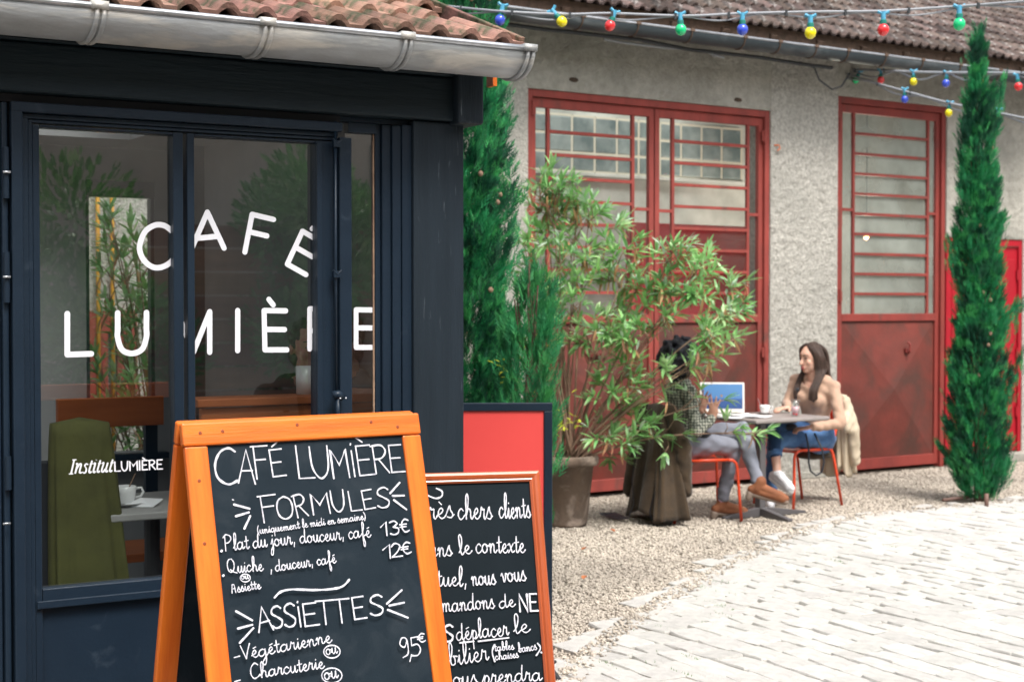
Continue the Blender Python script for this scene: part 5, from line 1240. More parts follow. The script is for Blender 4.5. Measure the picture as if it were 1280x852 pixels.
festoon('upper far string of coloured bulbs leaving the gutter towards the right', [(1036, 85, 14.4), (1060, 87, 14.3), (1100, 88, 14), (1141, 90, 13.7), (1185, 91, 13.4), (1228, 91, 13.1), (1300, 92, 12.7)],
        [(1070, 100, .4, 'green', 1.15), (1101, 100, 0, 'red', 1.15), (1142, 102, 0, 'yellow', 1.2), (1182.5, 104, .1, 'blue', 1.2), (1226, 104, 0, 'yellow', 1.2), (1273, 108, -.1, 'red', 1.25)], .012, .03)
festoon('lower far string of coloured bulbs sagging in front of the single gate', [(1036, 85, 14.4), (1085, 101, 14), (1131, 114, 13.6), (1187, 129, 13.2), (1247, 141, 12.8), (1320, 156, 12.4)],
        [(1131, 124, 0, 'blue', 1.15), (1186, 141, .1, 'yellow', 1.15), (1246.5, 151, .1, 'red', 1.2)], .011, .02)

# ================================================================== chairs and table
def chair(label, x, y, yaw, slat_gap=True):
    """bent steel tube bistro chair; local +x is the way it faces"""
    r = empty('bistro_chair', (x, y, 0), yaw, label, 'chair', 'orange red metal chairs at the table'); m = M['chair_red']; tr = .0115
    hw, fx, bx, sz_ = .205, .20, -.19, .455
    for s in (-1, 1):
        b = MB(); b.tube([(fx+.045, s*(hw+.02), 0), (fx+.03, s*(hw+.012), .2), (fx+.018, s*hw, sz_-.06), (fx+.008, s*hw, sz_-.025), (fx-.02, s*hw, sz_-.004), (fx-.06, s*hw, sz_)], tr, 8); b.build('leg', m, r, smooth=True)
        b = MB(); b.tube([(bx+.05, s*hw, sz_), (bx+.02, s*hw, sz_-.004), (bx-.0, s*hw, sz_-.03), (bx-.02, s*(hw+.004), sz_-.1), (bx-.09, s*(hw+.02), 0)], tr, 8); b.build('leg', m, r, smooth=True)
        b = MB(); b.tube([(fx-.061, s*hw, sz_), (bx+.04, s*hw, sz_-.002)], tr, 8); b.tube([(bx+.04, s*hw, sz_+.0), (bx+.0, s*hw, sz_+.03), (bx-.05, s*hw, sz_+.18), (bx-.10, s*(hw-.01), sz_+.34), (bx-.115, s*(hw-.05), sz_+.375)], tr, 8); b.build('side_tube', m, r, smooth=True)
    b = MB(); n = 8; vs = []
    for i in range(n+1):
        t = i/n; xx = fx-.005+(bx-fx+.01)*t; zz = sz_+.004-.016*math.sin(math.pi*t)-(.02 if i == 0 else 0)
        for j in range(7): yy = -hw+2*hw*j/6; vs.append((xx, yy, zz-.006*math.sin(math.pi*j/6)))
    b.add(vs, [(i*7+j, i*7+j+1, i*7+j+8, i*7+j+7) for i in range(n) for j in range(6)]); b.build('seat', m, r, smooth=True, solid=.005)
    for k, (z0, z1) in enumerate(((.045, .105), (.125, .185), (.205, .36))):
        b = MB(); vs = []
        for z_ in (z0, (z0+z1)/2, z1):
            for j in range(7):
                yy = -hw+.006+(2*hw-.012)*j/6; vs.append((bx-.0-z_*.30-.03*math.sin(math.pi*j/6), yy, sz_+z_))
        b.add(vs, [(i*7+j, i*7+j+1, i*7+j+8, i*7+j+7) for i in range(2) for j in range(6)]); b.build('back_slat', m, r, smooth=True, solid=.005)
    return r
A1 = R(14)
chair('orange red metal chair under the woman in grey jeans, brown coat over its back', 1.40, 11.33, A1)
chair('orange red metal chair under the woman in the beige jumper, pale coat over its back', 2.275, 12.13, R(33)+math.pi)
TA = R(33)
ta, tv = Vector((math.cos(TA), math.sin(TA), 0)), Vector((-math.sin(TA), math.cos(TA), 0))
TC = at(945, 526, 11.22); TC.z = 0; tl_, tw_ = .755, .62
tb0 = TC+ta*tl_/2+tv*tw_/2
root = empty('cafe_table', (tb0.x, tb0.y, 0), TA, 'grey rectangular pedestal table between the two seated women', 'table')
b = MB(); b.box(-tl_/2, tl_/2, -tw_/2, tw_/2, .715, .742); b.build('tabletop', M['table_grey'], root, bevel=.008)
b = MB(); b.box(-.225, -.165, -.19, -.13, .03, .70); b.build('column', M['leg_grey'], root, bevel=.006)
b = MB(); b.box(-.3, .1, -.24, -.02, .700, .714); b.build('bracket', M['leg_grey'], root)
for a in (-5, 88, 175, 268):
    d = Vector((math.cos(R(a)), math.sin(R(a)), 0)); c = Vector((-.195, -.16, 0)); L = .42 if a < 0 else .34
    b = MB(); w = Vector((-d.y, d.x, 0))*.028
    vs = [c-w+Vector((0, 0, .0)), c+w+Vector((0, 0, .0)), c+w+Vector((0, 0, .075)), c-w+Vector((0, 0, .075))]; e = c+d*L
    vs += [e-w*.8, e+w*.8, e+w*.8+Vector((0, 0, .018)), e-w*.8+Vector((0, 0, .018))]
    b.add(vs, [(0, 1, 2, 3), (7, 6, 5, 4), (0, 4, 5, 1), (1, 5, 6, 2), (2, 6, 7, 3), (3, 7, 4, 0)]); b.build('foot', M['leg_grey'], root, bevel=.004)
TZ = .7425
def on_table(px, py, z=TZ): return gw(px, py, z)
# laptop
lp = on_table(905, 519); lp.y += .10
ly = R(-6)
root = empty('laptop', (lp.x, lp.y, TZ), ly, 'open pale laptop with a blue sea picture on its screen', 'laptop')
b = MB(); b.box(-.165, .165, -.22, 0, .0, .014); b.build('base', M['laptop'], root, bevel=.004)
b = MB(); b.box(-.14, .14, -.12, -.03, .0142, .0152); b.build('keyboard', M['leg_grey'], root)
lid = MB(); sn, cs = math.sin(R(12)), math.cos(R(12))
def lidp(x, h, t): return (x, .004+h*sn-t*cs*-1*0-t, .014+h*cs)
LW, LH = .172, .238
b = MB(); b.obox((0, .006+LH/2*sn, .014+LH/2*cs), (LW, 0, 0), (0, .004*cs, -.004*sn), (0, LH/2*sn, LH/2*cs)); b.build('lid', M['laptop'], root, bevel=.004)
scr = bpy.data.materials.new('lit_screen'); scr.use_nodes = True; t = scr.node_tree; bs = t.nodes['Principled BSDF']
tc = t.nodes.new('ShaderNodeTexCoord'); sp = t.nodes.new('ShaderNodeSeparateXYZ'); rp = t.nodes.new('ShaderNodeValToRGB'); t.links.new(tc.outputs['Generated'], sp.inputs[0]); t.links.new(sp.outputs['Z'], rp.inputs[0])
el = rp.color_ramp.elements; el[0].position = 0; el[0].color = (.025, .065, .19, 1); el[1].position = 1; el[1].color = (.08, .20, .40, 1)
e = el.new(.38); e.color = (.035, .08, .22, 1); e = el.new(.44); e.color = (.07, .17, .36, 1)
t.links.new(rp.outputs[0], bs.inputs['Base Color']); t.links.new(rp.outputs[0], bs.inputs['Emission Color']); bs.inputs['Emission Strength'].default_value = .12; bs.inputs['Roughness'].default_value = .25
def lidq(x, h, t): return Vector((x, .006+h*sn-(.004+t)*cs, .014+h*cs+(.004+t)*sn))
b = MB(); b.add([lidq(-LW+.014, .03, .001), lidq(LW-.014, .03, .001), lidq(LW-.014, LH-.014, .001), lidq(-LW+.014, LH-.014, .001)], [(0, 1, 2, 3)]); b.build('screen', scr, root)
b = MB(); b.ball(tuple(lidq(-.005, .13, .002)), (.010, .001, .012), 10, 6); b.build('screen_island', M['stem'], root)
# papers, folder, cups
for k, (px, py, w, l, a, lab) in enumerate(((918, 521, .21, .28, -25, 'white sheet of paper lying at the near left corner of the table'), (942, 521, .20, .22, 30, 'white sheet of paper beside the coffee cup'), (925, 520, .19, .26, 5, 'white sheet of paper on top of the others in front of the laptop'))):
    p = on_table(px, py); b = MB(); n = 5
    vs = [(w*(i/n-.5), l*(j/n-.5), .002*math.sin(i*1.3+k)+.003*(1+math.cos(j*1.4+i))+.0015*k) for i in range(n+1) for j in range(n+1)]
    b.add(vs, [(i*(n+1)+j, (i+1)*(n+1)+j, (i+1)*(n+1)+j+1, i*(n+1)+j+1) for i in range(n) for j in range(n)])
    tag(b.build('paper_sheet', M['paper'], None, smooth=True, loc=(p.x, p.y, TZ+.001+.003*k), rot=(0, 0, R(a)), solid=.0006), lab, 'paper')
p = on_table(912, 514); b = MB(); b.box(-.11, .11, -.008, .008, 0, .012); tag(b.build('green_pen', M['teal'], None, bevel=.004, loc=(p.x, p.y, TZ+.02), rot=(0, 0, R(4))), 'long green pen lying on the papers below the laptop screen', 'pen')
p = on_table(956, 517); root = empty('coffee_cup', (p.x, p.y, TZ), R(150), 'white coffee cup on a saucer beside the papers', 'cup')
b = MB(); b.lathe([(.025, 0), (.04, .003), (.068, .012), (.07, .014), (.04, .008), (.001, .006)], 24, capt=False); b.build('saucer', M['china'], root, smooth=True)
b = MB(); b.lathe([(.02, .009), (.032, .02), (.041, .045), (.043, .068), (.0405, .068), (.036, .03), (.001, .02)], 24, capt=False); b.build('cup', M['china'], root, smooth=True)
b = MB(); b.tube([(-.04, 0, .058), (-.062, 0, .06), (-.068, 0, .045), (-.058, 0, .03), (-.036, 0, .026)], .0045, 6); b.build('handle', M['china'], root, smooth=True)
b = MB(); b.tube([(.02, 0, .03), (.055, .01, .12)], .0025, 6); b.build('spoon', M['lip'], root)
p = on_table(994, 520); root = empty('drinking_glass', (p.x, p.y, TZ), 0, 'clear tumbler with a dark straw and red fruit at the bottom', 'glass')
b = MB(); b.lathe([(.028, 0), (.036, .13), (.034, .13), (.026, .008), (.001, .008)], 20, capt=False); b.build('tumbler', M['glass_clear'], root, smooth=True)
b = MB(); b.lathe([(.0255, .009), (.0305, .075)], 20); b.build('drink', mat('pink_water', (.66, .42, .46), .1), root, smooth=True)
b = MB(); b.ball((.004, -.022, .016), .009); b.ball((-.012, -.02, .02), .007); b.build('fruit', M['berry'], root)
b = MB(); b.tube([(-.01, 0, .02), (.012, 0, .17), (.015, 0, .20)], .0035, 6); b.ball((.016, 0, .205), .014); b.build('straw', M['black_strap'], root)

# ================================================================== people
V = lambda *a: Vector(a)
def unit(v): return Vector(v).normalized()
def shoe(b, ank, toe, h=.045, heel=None, fat=1.0):
    ank, toe = Vector(ank), Vector(toe); d = (toe-ank); d.normalize(); dn = V(0, 0, -1); dn = (dn-d*dn.dot(d)).normalized()
    heelp = ank-d*.035+dn*.045
    b.capsule(ank+dn*.01, heelp, .040*fat, .033*fat, 10); b.capsule(heelp, toe-d*.03+dn*.012, .034*fat, .036*fat, 10); b.capsule(ank+d*.02, toe-d*.04, .036*fat, .033*fat, 10); b.capsule(toe-d*.06, toe-d*.01, .038*fat, .026*fat, 10)
    return heelp, dn, d
def head_parts(root, mb, c, fwd, skin, rhead=1.0, lips=True, up=V(0, 0, 1)):
    f = unit(fwd); u = unit(Vector(up)-f*Vector(up).dot(f)); s = f.cross(u); k = rhead
    mb.ell(c+u*.025*k, s*.074*k, f*.092*k, u*.092*k); mb.ell(c+f*.030*k-u*.035*k, s*.058*k, f*.062*k, u*.075*k); mb.ell(c+f*.058*k-u*.088*k, s*.030*k, f*.028*k, u*.022*k)
    mb.ell(c+f*.045*k+u*.035*k, s*.060*k, f*.050*k, u*.05*k)
    mb.capsule(c+f*.088*k+u*.012*k, c+f*.110*k-u*.028*k, .010*k, .015*k, 8)                       # nose
    mb.ell(c+f*.086*k-u*.062*k, s*.026*k, f*.014*k, u*.013*k, 10, 6)                                 # mouth mound
    for q in (-1, 1):
        mb.ell(c+f*.062*k-u*.022*k+s*q*.038*k, s*.022*k, f*.022*k, u*.026*k, 10, 6)                # cheek
        mb.ell(c-f*.005*k-u*.005*k+s*q*.076*k, s*.010*k, f*.020*k, u*.032*k, 10, 6)               # ear
        b = MB(); b.ell(c+f*.087*k+u*.012*k+s*q*.032*k, s*.015*k, f*.008*k, u*.0065*k, 10, 6); b.build('eye', M['eye'], root, smooth=True)
        b = MB(); b.tube([c+f*.095*k+u*.034*k+s*q*.014*k, c+f*.094*k+u*.040*k+s*q*.034*k, c+f*.078*k+u*.034*k+s*q*.054*k], [.004, .0045, .002], 6); b.build('eyebrow', M['hair'], root)
    if lips:
        b = MB(); b.ell(c+f*.098*k-u*.058*k, s*.023*k, f*.006*k, u*.006*k, 12, 6); b.ell(c+f*.097*k-u*.070*k, s*.020*k, f*.007*k, u*.007*k, 12, 6); b.build('lips', M['lips'], root, smooth=True)
    return f, s, u
def hand(mb, wrist, d, palm_n, side, curl=.3, spread=.12, sc=1.0, thumb=1):
    """palm with five tapered, jointed fingers; d runs wrist to fingertips, palm_n out of the palm, side to the thumb"""
    d = unit(d); palm_n = unit(Vector(palm_n)-d*Vector(palm_n).dot(d)); sd = unit(side-d*Vector(side).dot(d)-palm_n*Vector(side).dot(palm_n))
    pc = wrist+d*.048*sc; mb.ell(pc, sd*.038*sc, d*.050*sc, palm_n*.014*sc, 14, 8)
    for i, (o_, L) in enumerate(((.028, .070), (.010, .078), (-.009, .073), (-.027, .058))):
        q = pc+d*.038*sc+sd*o_*sc; dd = unit(d+sd*(o_*spread*30)); c = curl*(1+.25*i)
        p1 = q+dd*L*.45*sc; d2 = unit(dd+palm_n*c); p2 = p1+d2*L*.32*sc; d3 = unit(d2+palm_n*c); p3 = p2+d3*L*.25*sc
        mb.chain([q-dd*.01, p1, p2, p3], [.0098*sc, .009*sc, .0083*sc, .007*sc], 8)
    q = wrist+d*.020*sc+sd*.026*sc; t1 = q+unit(sd*thumb+d*.8+palm_n*.35)*.040*sc; t2 = t1+unit(sd*.45+d*1+palm_n*.3)*.030*sc
    mb.chain([q, t1, t2], [.013*sc, .0105*sc, .0085*sc], 8)
def sleeve_folds(co): return .0026*np.sin(co[:, 2]*52+np.sin(co[:, 0]*33+co[:, 2]*11)*2.6+co[:, 1]*24)+.0012*np.sin(co[:, 0]*85+co[:, 1]*60+np.sin(co[:, 2]*40)*2)
def denim_folds(co): return .0042*np.sin(co[:, 0]*50+np.sin(co[:, 2]*31)*2+co[:, 1]*18)+.0018*np.sin(co[:, 2]*90+co[:, 0]*25)

def seated(p):
    root = empty('person', p['base'], 0, p['label'], 'person'); O = Vector(p['base'])
    J = {k: Vector(v)-O for k, v in p['j'].items()}; side = unit(J['shL']-J['shR']); up = unit(J['neck']-J['pelvis']); fw = unit(side.cross(up))*p.get('flip', 1)
    hx = unit(J['hipL']-J['hipR'])
    def torso(mb, g, cut=False):
        pv, nk = J['pelvis'], J['neck']; ax = nk-pv
        mb.ell(pv+ax*.06, hx*(.155+g), fw*(.112+g), up*(.12+g)); mb.ell(pv+ax*.34, side*(.112+g), fw*(.088+g), up*(.14+g)); mb.ell(pv+ax*.62, side*(.138+g), fw*(.098+g), up*(.16+g))
        mb.ell(pv+ax*.80, side*(.145+g), fw*(.09+g), up*(.09+g)); mb.capsule(J['shL'], J['shR'], .046+g, .046+g)
        mb.capsule(J['shL']*.5+nk*.5, nk-up*.01, .055+g, .05+g); mb.capsule(J['shR']*.5+nk*.5, nk-up*.01, .055+g, .05+g)
        for q in (-1, 1): mb.ell(pv+ax*.66+fw*.075+side*q*.068, side*(.058+g*.6), fw*(.052+g*.6), up*(.062+g*.6))
    # body: one continuous skin from head to feet
    mb = MB(); torso(mb, -.008); f, s, u = head_parts(root, mb, J['head'], p['face'], None, 1.0, p.get('lips', True))
    mb.capsule(J['neck']-up*.02, J['head']-u*.05-f*.012, .056, .050)
    for q in 'LR':
        mb.chain([J['sh'+q], J['el'+q], J['wr'+q]], [.043, .034, .025]); 
        if 'hip'+q in J:
            mb.chain([J['hip'+q], J['kn'+q], J['an'+q]], [.076, .050, .032]); mb.capsule(J['an'+q], J['an'+q]+unit(J['toe'+q]-J['an'+q])*.1, .03, .028)
        h = p['hand'+q]; hand(mb, J['wr'+q], h[0], h[1], h[2], *h[3:])
    baked(mb, 'body', M[p['skin']], root, .0058, 2)
    # top
    mb = MB(); torso(mb, .012)
    for q in 'LR':
        e = J['wr'+q]+(J['el'+q]-J['wr'+q])*p.get('cuff', .12); mb.chain([J['sh'+q], J['el'+q], e], [.050+p.get('loose', 0), .044+p.get('loose', 0), .035+p.get('loose', 0)])
    nm, m = p['top']; o_ = baked(mb, nm, M[m] if isinstance(m, str) else m, root, .012, 5, disp=sleeve_folds)
    if p.get('neckcut'):   # open the neckline
        c, r = J['neck']+fw*.045+up*.03, p['neckcut']; me = o_.data; bm = __import__('bmesh').new(); bm.from_mesh(me)
        kill = [v for v in bm.verts if (v.co-c).length < r]; __import__('bmesh').ops.delete(bm, geom=kill, context='VERTS'); bm.to_mesh(me); bm.free()
        q = o_.modifiers.new('t', 'SOLIDIFY'); q.thickness = .006
    if 'hipL' in J:
        for q in 'LR':
            mb = MB(); e = J['kn'+q]+(J['an'+q]-J['kn'+q])*p['hem'+q]
            mb.ell(J['pelvis']+up*.0+hx*(.045 if q == 'L' else -.045), hx*.125, fw*.132, up*.125)
            mb.chain([J['hip'+q], (J['hip'+q]+J['kn'+q])/2+V(0, 0, .012), J['kn'+q], (J['kn'+q]+e)/2, e], [.102, .088, .066, .057, .048]); baked(mb, 'trouser_leg', M[p['jean'+q]], root, .011, 4, disp=denim_folds)
            if p.get('turnup'):
                d = unit(J['an'+q]-J['kn'+q]); b = MB(); b.tube([e-d*.03, e-d*.028, e+d*.012, e+d*.014], [.046, .053, .054, .046], 16); b.build('turn_up', M['denim'], root, smooth=True)
    p['shoes'](root, J)
    return root, J, (f, s, u), (fw, side, up)

def shoes_sneaker(root, J):
    for q in 'LR':
        b = MB(); hp, dn, d = shoe(b, J['an'+q], J['toe'+q]); o_ = baked(b, 'shoe', M['white_canvas'], root, .006, 3)
        a, t = J['an'+q], J['toe'+q]; b = MB(); b.chain([hp+dn*.024-d*.0, (hp+t)/2+dn*.032, t+dn*.022-d*.01], [.030, .034, .028], 10); baked(b, 'sole', M['white_sole'], root, .008, 2)
        x = d.cross(dn); b = MB()
        for k in range(5):
            c = a+d*(.05+.018*k)-dn*(.030-.004*k); b.tube([c-x*.022, c-dn*.004, c+x*.022], .0032, 5)
        c = a+d*.045-dn*.03
        for sg in (-1, 1): b.tube([c, c+x*sg*.03-dn*.012, c+x*sg*.045+dn*.012, c+x*sg*.02+dn*.01], .0028, 5)
        b.build('laces', M['white_sole'], root)
def shoes_boot(root, J):
    for q in 'LR':
        b = MB(); a, t = J['an'+q], J['toe'+q]; hp, dn, d = shoe(b, a, t, fat=1.0); b.capsule(a-dn*.035, a+dn*.02, .043, .043, 10); baked(b, 'shoe', M['suede'], root, .007, 3)
        b = MB(); b.chain([hp+dn*.026+d*.01, (hp+t)/2+dn*.030, t+dn*.022], [.026, .024, .024], 10); b.chain([hp+dn*.03, hp+dn*.062+d*.003], [.031, .026], 12); baked(b, 'heel_sole', M['sole'], root, .007, 2)
        sh_ = unit(J['kn'+q]-a); b = MB(); b.capsule(a+sh_*.0, a+sh_*.075, .036, .035, 14); b.build('sock', M['sock'], root, smooth=True)

P2j = dict(pelvis=(2.44, 12.16, .53), neck=(2.415, 12.11, 1.02), head=(2.385, 12.10, 1.165), shL=(2.545, 12.02, .945), shR=(2.30, 12.29, .985), elL=(2.575, 11.885, .665), elR=(2.21, 12.19, .80), wrL=(2.335, 11.80, .645), wrR=(2.185, 12.01, .785),
           hipL=(2.47, 12.05, .55), hipR=(2.38, 12.17, .56), knL=(2.06, 11.87, .53), knR=(2.04, 11.86, .645), anL=(2.02, 11.86, .10), anR=(2.045, 11.69, .30), toeL=(1.99, 11.66, .05), toeR=(2.13, 11.52, .195))
knit = M['beige_knit']
r2, J, (f, s, u), (fw, sd_, up_) = seated(dict(base=(2.39, 12.1, 0), label='seated woman with long dark hair, beige jumper and blue jeans, right of the table', j=P2j,
    face=(-.86, -.50, -.08), skin='skin', top=('jumper', 'beige_knit'), neckcut=.10, loose=.003, cuff=.06, jeanL='denim', jeanR='denim_shaded', hemL=.92, hemR=.60, turnup=True, shoes=shoes_sneaker,
    handL=(V(-1, .1, -.15), V(0, .2, -1), V(0, 1, 0), .5, .05), handR=(V(-.75, -.6, -.08), V(0, 0, -1), V(.5, -.6, 0), .35, .08)))
# long hair: a cap plus locks falling over both shoulders
mb = MB(); c = J['head']
mb.ell(c-f*.020+u*.036, s*.086, f*.094, u*.092); mb.ell(c-f*.045-u*.02, s*.078, f*.066, u*.105); baked(mb, 'hair', M['hair'], r2, .006, 2)
mb = MB(); rs3 = random.Random(2)
def lock(pts, r0, n_=5, jit=.012):
    for k in range(n_):
        j = V(rs3.gauss(0, jit), rs3.gauss(0, jit), rs3.gauss(0, jit*.5)); P = [Vector(q)+j*(.3+.7*i/len(pts)) for i, q in enumerate(pts)]
        Pq = [Vector(q) for q in smooth_pts([tuple(q) for q in P], 4)]; m_ = len(Pq); mb.tube(Pq, [r0*(1-.55*(i/(m_-1))**1.5) for i in range(m_)], 6)
top = c+u*.118-f*.005; 
for q in (-1, 1):
    for dx in (0, -.03, -.06):
        lock([top+f*(dx+.02)+s*q*.012, c+u*.085+f*(dx+.035)+s*q*.058, c+u*.01+f*(dx+.012)+s*q*.088, c-u*.09+f*(dx+.0)+s*q*.088, J['neck']+u*.0+s*q*.105+fw*(.06+dx*.3), J['neck']-u*.08+s*q*.10+fw*(.125+dx*.4), J['neck']-u*.16+s*q*.095+fw*(.135+dx*.3)], .017, 7)
for dx in (-.06, -.03, 0, .03, .06):
    lock([top-f*.03, c+u*.06-f*.09+s*dx, c-u*.05-f*.10+s*dx*1.3, J['neck']-f*.07+s*dx*1.5, J['neck']-u*.10-fw*.12+s*dx*1.9], .019, 6)
0 and lock([c-f*.07+s*.05, c-u*.08-f*.08+s*.07, J['neck']+u*.02-fw*.05+sd_*.10, J['shL']+up_*.055-fw*.01, J['shL']+up_*.03-fw*.05+sd_*.05, J['shL']-up_*.04-fw*.085+sd_*.055], .016, 10)
baked(mb, 'hair_locks', M['hair'], r2, .006, 1)
b = MB(); jb = J['knL']
o_ = MB()
# ---- woman with her back half turned
P1j = dict(pelvis=(1.29, 11.33, .53), neck=(1.235, 11.30, 1.03), head=(1.275, 11.28, 1.165), shR=(1.30, 11.13, .965), shL=(1.20, 11.47, .965), elR=(1.345, 11.05, .675), elL=(1.40, 11.52, .72), wrR=(1.475, 11.13, .765), wrL=(1.42, 11.36, .80),
           hipR=(1.30, 11.24, .55), hipL=(1.27, 11.42, .56), knR=(1.65, 11.27, .545), knL=(1.71, 11.27, .665), anR=(1.57, 11.36, .10), anL=(1.80, 11.06, .275), toeR=(1.76, 11.38, .045), toeL=(2.00, 11.02, .185))
tweed = bpy.data.materials.new('green_grey_tweed'); tweed.use_nodes = True; t = tweed.node_tree; bs = t.nodes['Principled BSDF']; bs.inputs['Roughness'].default_value = .95
tc = t.nodes.new('ShaderNodeTexCoord'); wv = t.nodes.new('ShaderNodeTexVoronoi'); wv.inputs['Scale'].default_value = 48; wv.inputs['Randomness'].default_value = .15; t.links.new(tc.outputs['Object'], wv.inputs['Vector'])
mp = t.nodes.new('ShaderNodeMapRange'); mp.inputs[1].default_value = .25; mp.inputs[2].default_value = .6; t.links.new(wv.outputs['Distance'], mp.inputs[0])
mx = t.nodes.new('ShaderNodeMix'); mx.data_type = 'RGBA'; mx.inputs[6].default_value = (.50, .50, .42, 1); mx.inputs[7].default_value = (.05, .06, .05, 1); t.links.new(mp.outputs[0], mx.inputs[0]); t.links.new(mx.outputs[2], bs.inputs['Base Color'])
r1, J, (f, s, u), (fw, sd_, up_) = seated(dict(base=(1.29, 11.3, 0), label='seated woman with black curly hair, patterned cardigan and grey jeans, left of the table', j=P1j,
    face=(.97, .12, -.08), skin='skin_d', top=('cardigan', tweed), loose=.004, cuff=.10, jeanL='grey_jean', jeanR='grey_jean', hemL=.88, hemR=.86, turnup=False, shoes=shoes_boot, lips=False,
    handR=(V(.05, .15, 1), V(.2, .95, 0), V(-.6, .2, .2), .12, .5), handL=(V(.15, -.1, 1), V(.2, -.95, 0), V(-.6, .2, .2), .2, .4)))
rs3 = random.Random(4); mb = MB(); c = J['head']-f*.035+u*.03
mb.ell(c, s*.13, f*.12, u*.13)
for k in range(420):
    d = V(rs3.gauss(0, 1), rs3.gauss(0, 1), rs3.gauss(0, 1)).normalized()
    if d.dot(f) > .62 and d.dot(u) < .55: continue
    r = rs3.uniform(.12, .16); mb.ball(c+d*r, rs3.uniform(.014, .026), 7, 5)
baked(mb, 'curly_hair', M['hair_curly'], r1, .008, 0)
b = MB(); b.ell(J['pelvis']+V(.10, -.10, .10), (.10, 0, -.02), (0, .05, 0), (0, 0, .05)); baked(b, 'shirt_hem', M['black'], r1, .01, 2)

# ---- coats hanging on the chair backs
def coat(name, label, cx, cy, yaw, ztop, zbot, w0, w1, d0, d1, m, seed, skew=(0, 0), openx=None, amp=.022):
    g = random.Random(seed); b = MB(); n = 72; rows = 22; vs = []
    ph = [g.uniform(0, 6.28) for _ in range(6)]
    for r_ in range(rows+1):
        t = r_/rows; z = ztop+(zbot-ztop)*t
        hem = .02*math.sin(7*t)
        for k in range(n):
            a = 2*math.pi*k/n; w = w0+(w1-w0)*t**.8; d = d0+(d1-d0)*t; am = amp*(t**.7)
            fold = am*(math.sin(a*7+ph[0]+t*1.2)+.6*math.sin(a*11+ph[1]-t*2)+.35*math.sin(a*17+ph[2]))
            cxs, sn_ = math.cos(a), math.sin(a); e = .55
            x = (abs(cxs)**e)*math.copysign(1, cxs)*d+fold*cxs; y = (abs(sn_)**e)*math.copysign(1, sn_)*w+fold*sn_*.8
            zz = z+(.03*math.sin(a*3+ph[3])+.018*math.sin(a*5+ph[4]))*t
            vs.append((x+skew[0]*t, y+skew[1]*t, zz))
    fs = [(r_*n+k, r_*n+(k+1) % n, (r_+1)*n+(k+1) % n, (r_+1)*n+k) for r_ in range(rows) for k in range(n)]
    vs.append((0, 0, ztop+.02)); fs += [((k+1) % n, k, len(vs)-1) for k in range(n)]
    b.add(vs, fs); root = empty(name, (cx, cy, 0), yaw, label, 'coat'); b.build('coat_body', m, root, smooth=True, solid=.006); return root, vs
kb = V(1.40, 11.33, 0)+Matrix.Rotation(A1, 3, 'Z')@V(-.29, 0, 0)
rc, _ = coat('brown_coat', 'long brown wool coat draped over the back of the left chair, hem near the gravel', kb.x-.04, kb.y-.02, A1, .85, .05, .15, .32, .035, .17, M['coat_brown'], 3, (.0, -.02), amp=.028)
b = MB(); b.obox((.13, -.20, .36), (.055, -.02, 0), (.003, .008, 0), (0, 0, .075)); b.build('pocket', M['coat_brown'], rc, bevel=.006)
mb = MB(); mb.chain([(-.02, .19, .80), (-.06, .27, .5), (-.10, .31, .20)], [.06, .075, .07], 12); mb.chain([(.04, -.19, .82), (.11, -.24, .55), (.13, -.235, .24)], [.055, .068, .055], 12); baked(mb, 'sleeve', M['coat_brown'], rc, .012, 5, disp=sleeve_folds)
b = MB(); p_ = rc.location
def rel(px, py, Y): return at(px, py, Y)
b = MB(); q = [rel(795, 560, 11.2), rel(790, 600, 11.1), rel(792, 630, 11.1), rel(785, 647, 11.05), rel(770, 646, 11.1), rel(757, 641, 11.15)]
b.tube(q, [.012, .013, .013, .013, .014, .012], 6, flat=.3)
q = [rel(822, 600, 11.0), rel(812, 640, 10.98), rel(817, 656, 10.95), rel(835, 658, 10.95), rel(842, 650, 10.98)]; b.tube(q, .012, 6, flat=.4)
b.add([gw(748, 640, .03), gw(770, 640, .035), gw(788, 648, .03), gw(772, 649, .012), gw(752, 644, .012)], [(0, 1, 2, 3, 4)])
tag(b.build('bag_strap', M['black_strap']), 'black bag strap trailing from the brown coat onto the gravel', 'strap')
kb = V(2.30, 12.15, 0)+Matrix.Rotation(R(33)+math.pi, 3, 'Z')@V(-.29, 0, 0)
rc, _ = coat('pale_coat', 'pale beige cotton coat hanging from the back of the right chair', kb.x+.035, kb.y+.0, R(33)+math.pi, .87, .235, .17, .13, .035, .085, M['coat_beige'], 5, (-.10, .0), amp=.018)
mb = MB(); mb.chain([(-.02, .15, .82), (-.07, .19, .6), (-.11, .17, .34)], [.045, .055, .045], 12); mb.chain([(0, .17, .70), (.02, .19, .66), (.01, .20, .60)], [.05, .05, .035]); baked(mb, 'sleeve', M['coat_beige'], rc, .012, 4, disp=sleeve_folds)
b = MB(); b.box(.02, .30, -.17, .10, .34, .43); 
sa = V(2.385, 12.20, 0)
mb = MB(); mb.ell((2.45, 12.22, .39), (.17, .11, 0), (-.05, .08, 0), (0, 0, .04)); tag(baked(mb, 'folded_scarf', M['coat_brown'], None, .012, 3), 'brown cloth hanging just below the seat of the right chair', 'cloth')
b = MB(); b.tube([at(x, y, yy) for x, y, yy in ((1007, 541, 11.80), (1011, 560, 11.78), (1011, 578, 11.78), (1013, 588, 11.78), (1020, 594, 11.78), (1027, 590, 11.78), (1030, 578, 11.78), (1028, 562, 11.80), (1018, 541, 11.84))], .008, 6)
tag(b.build('bag_loop', M['black_strap'], smooth=True), 'thin black bag strap looping over the blue jeans and below the seat', 'strap')
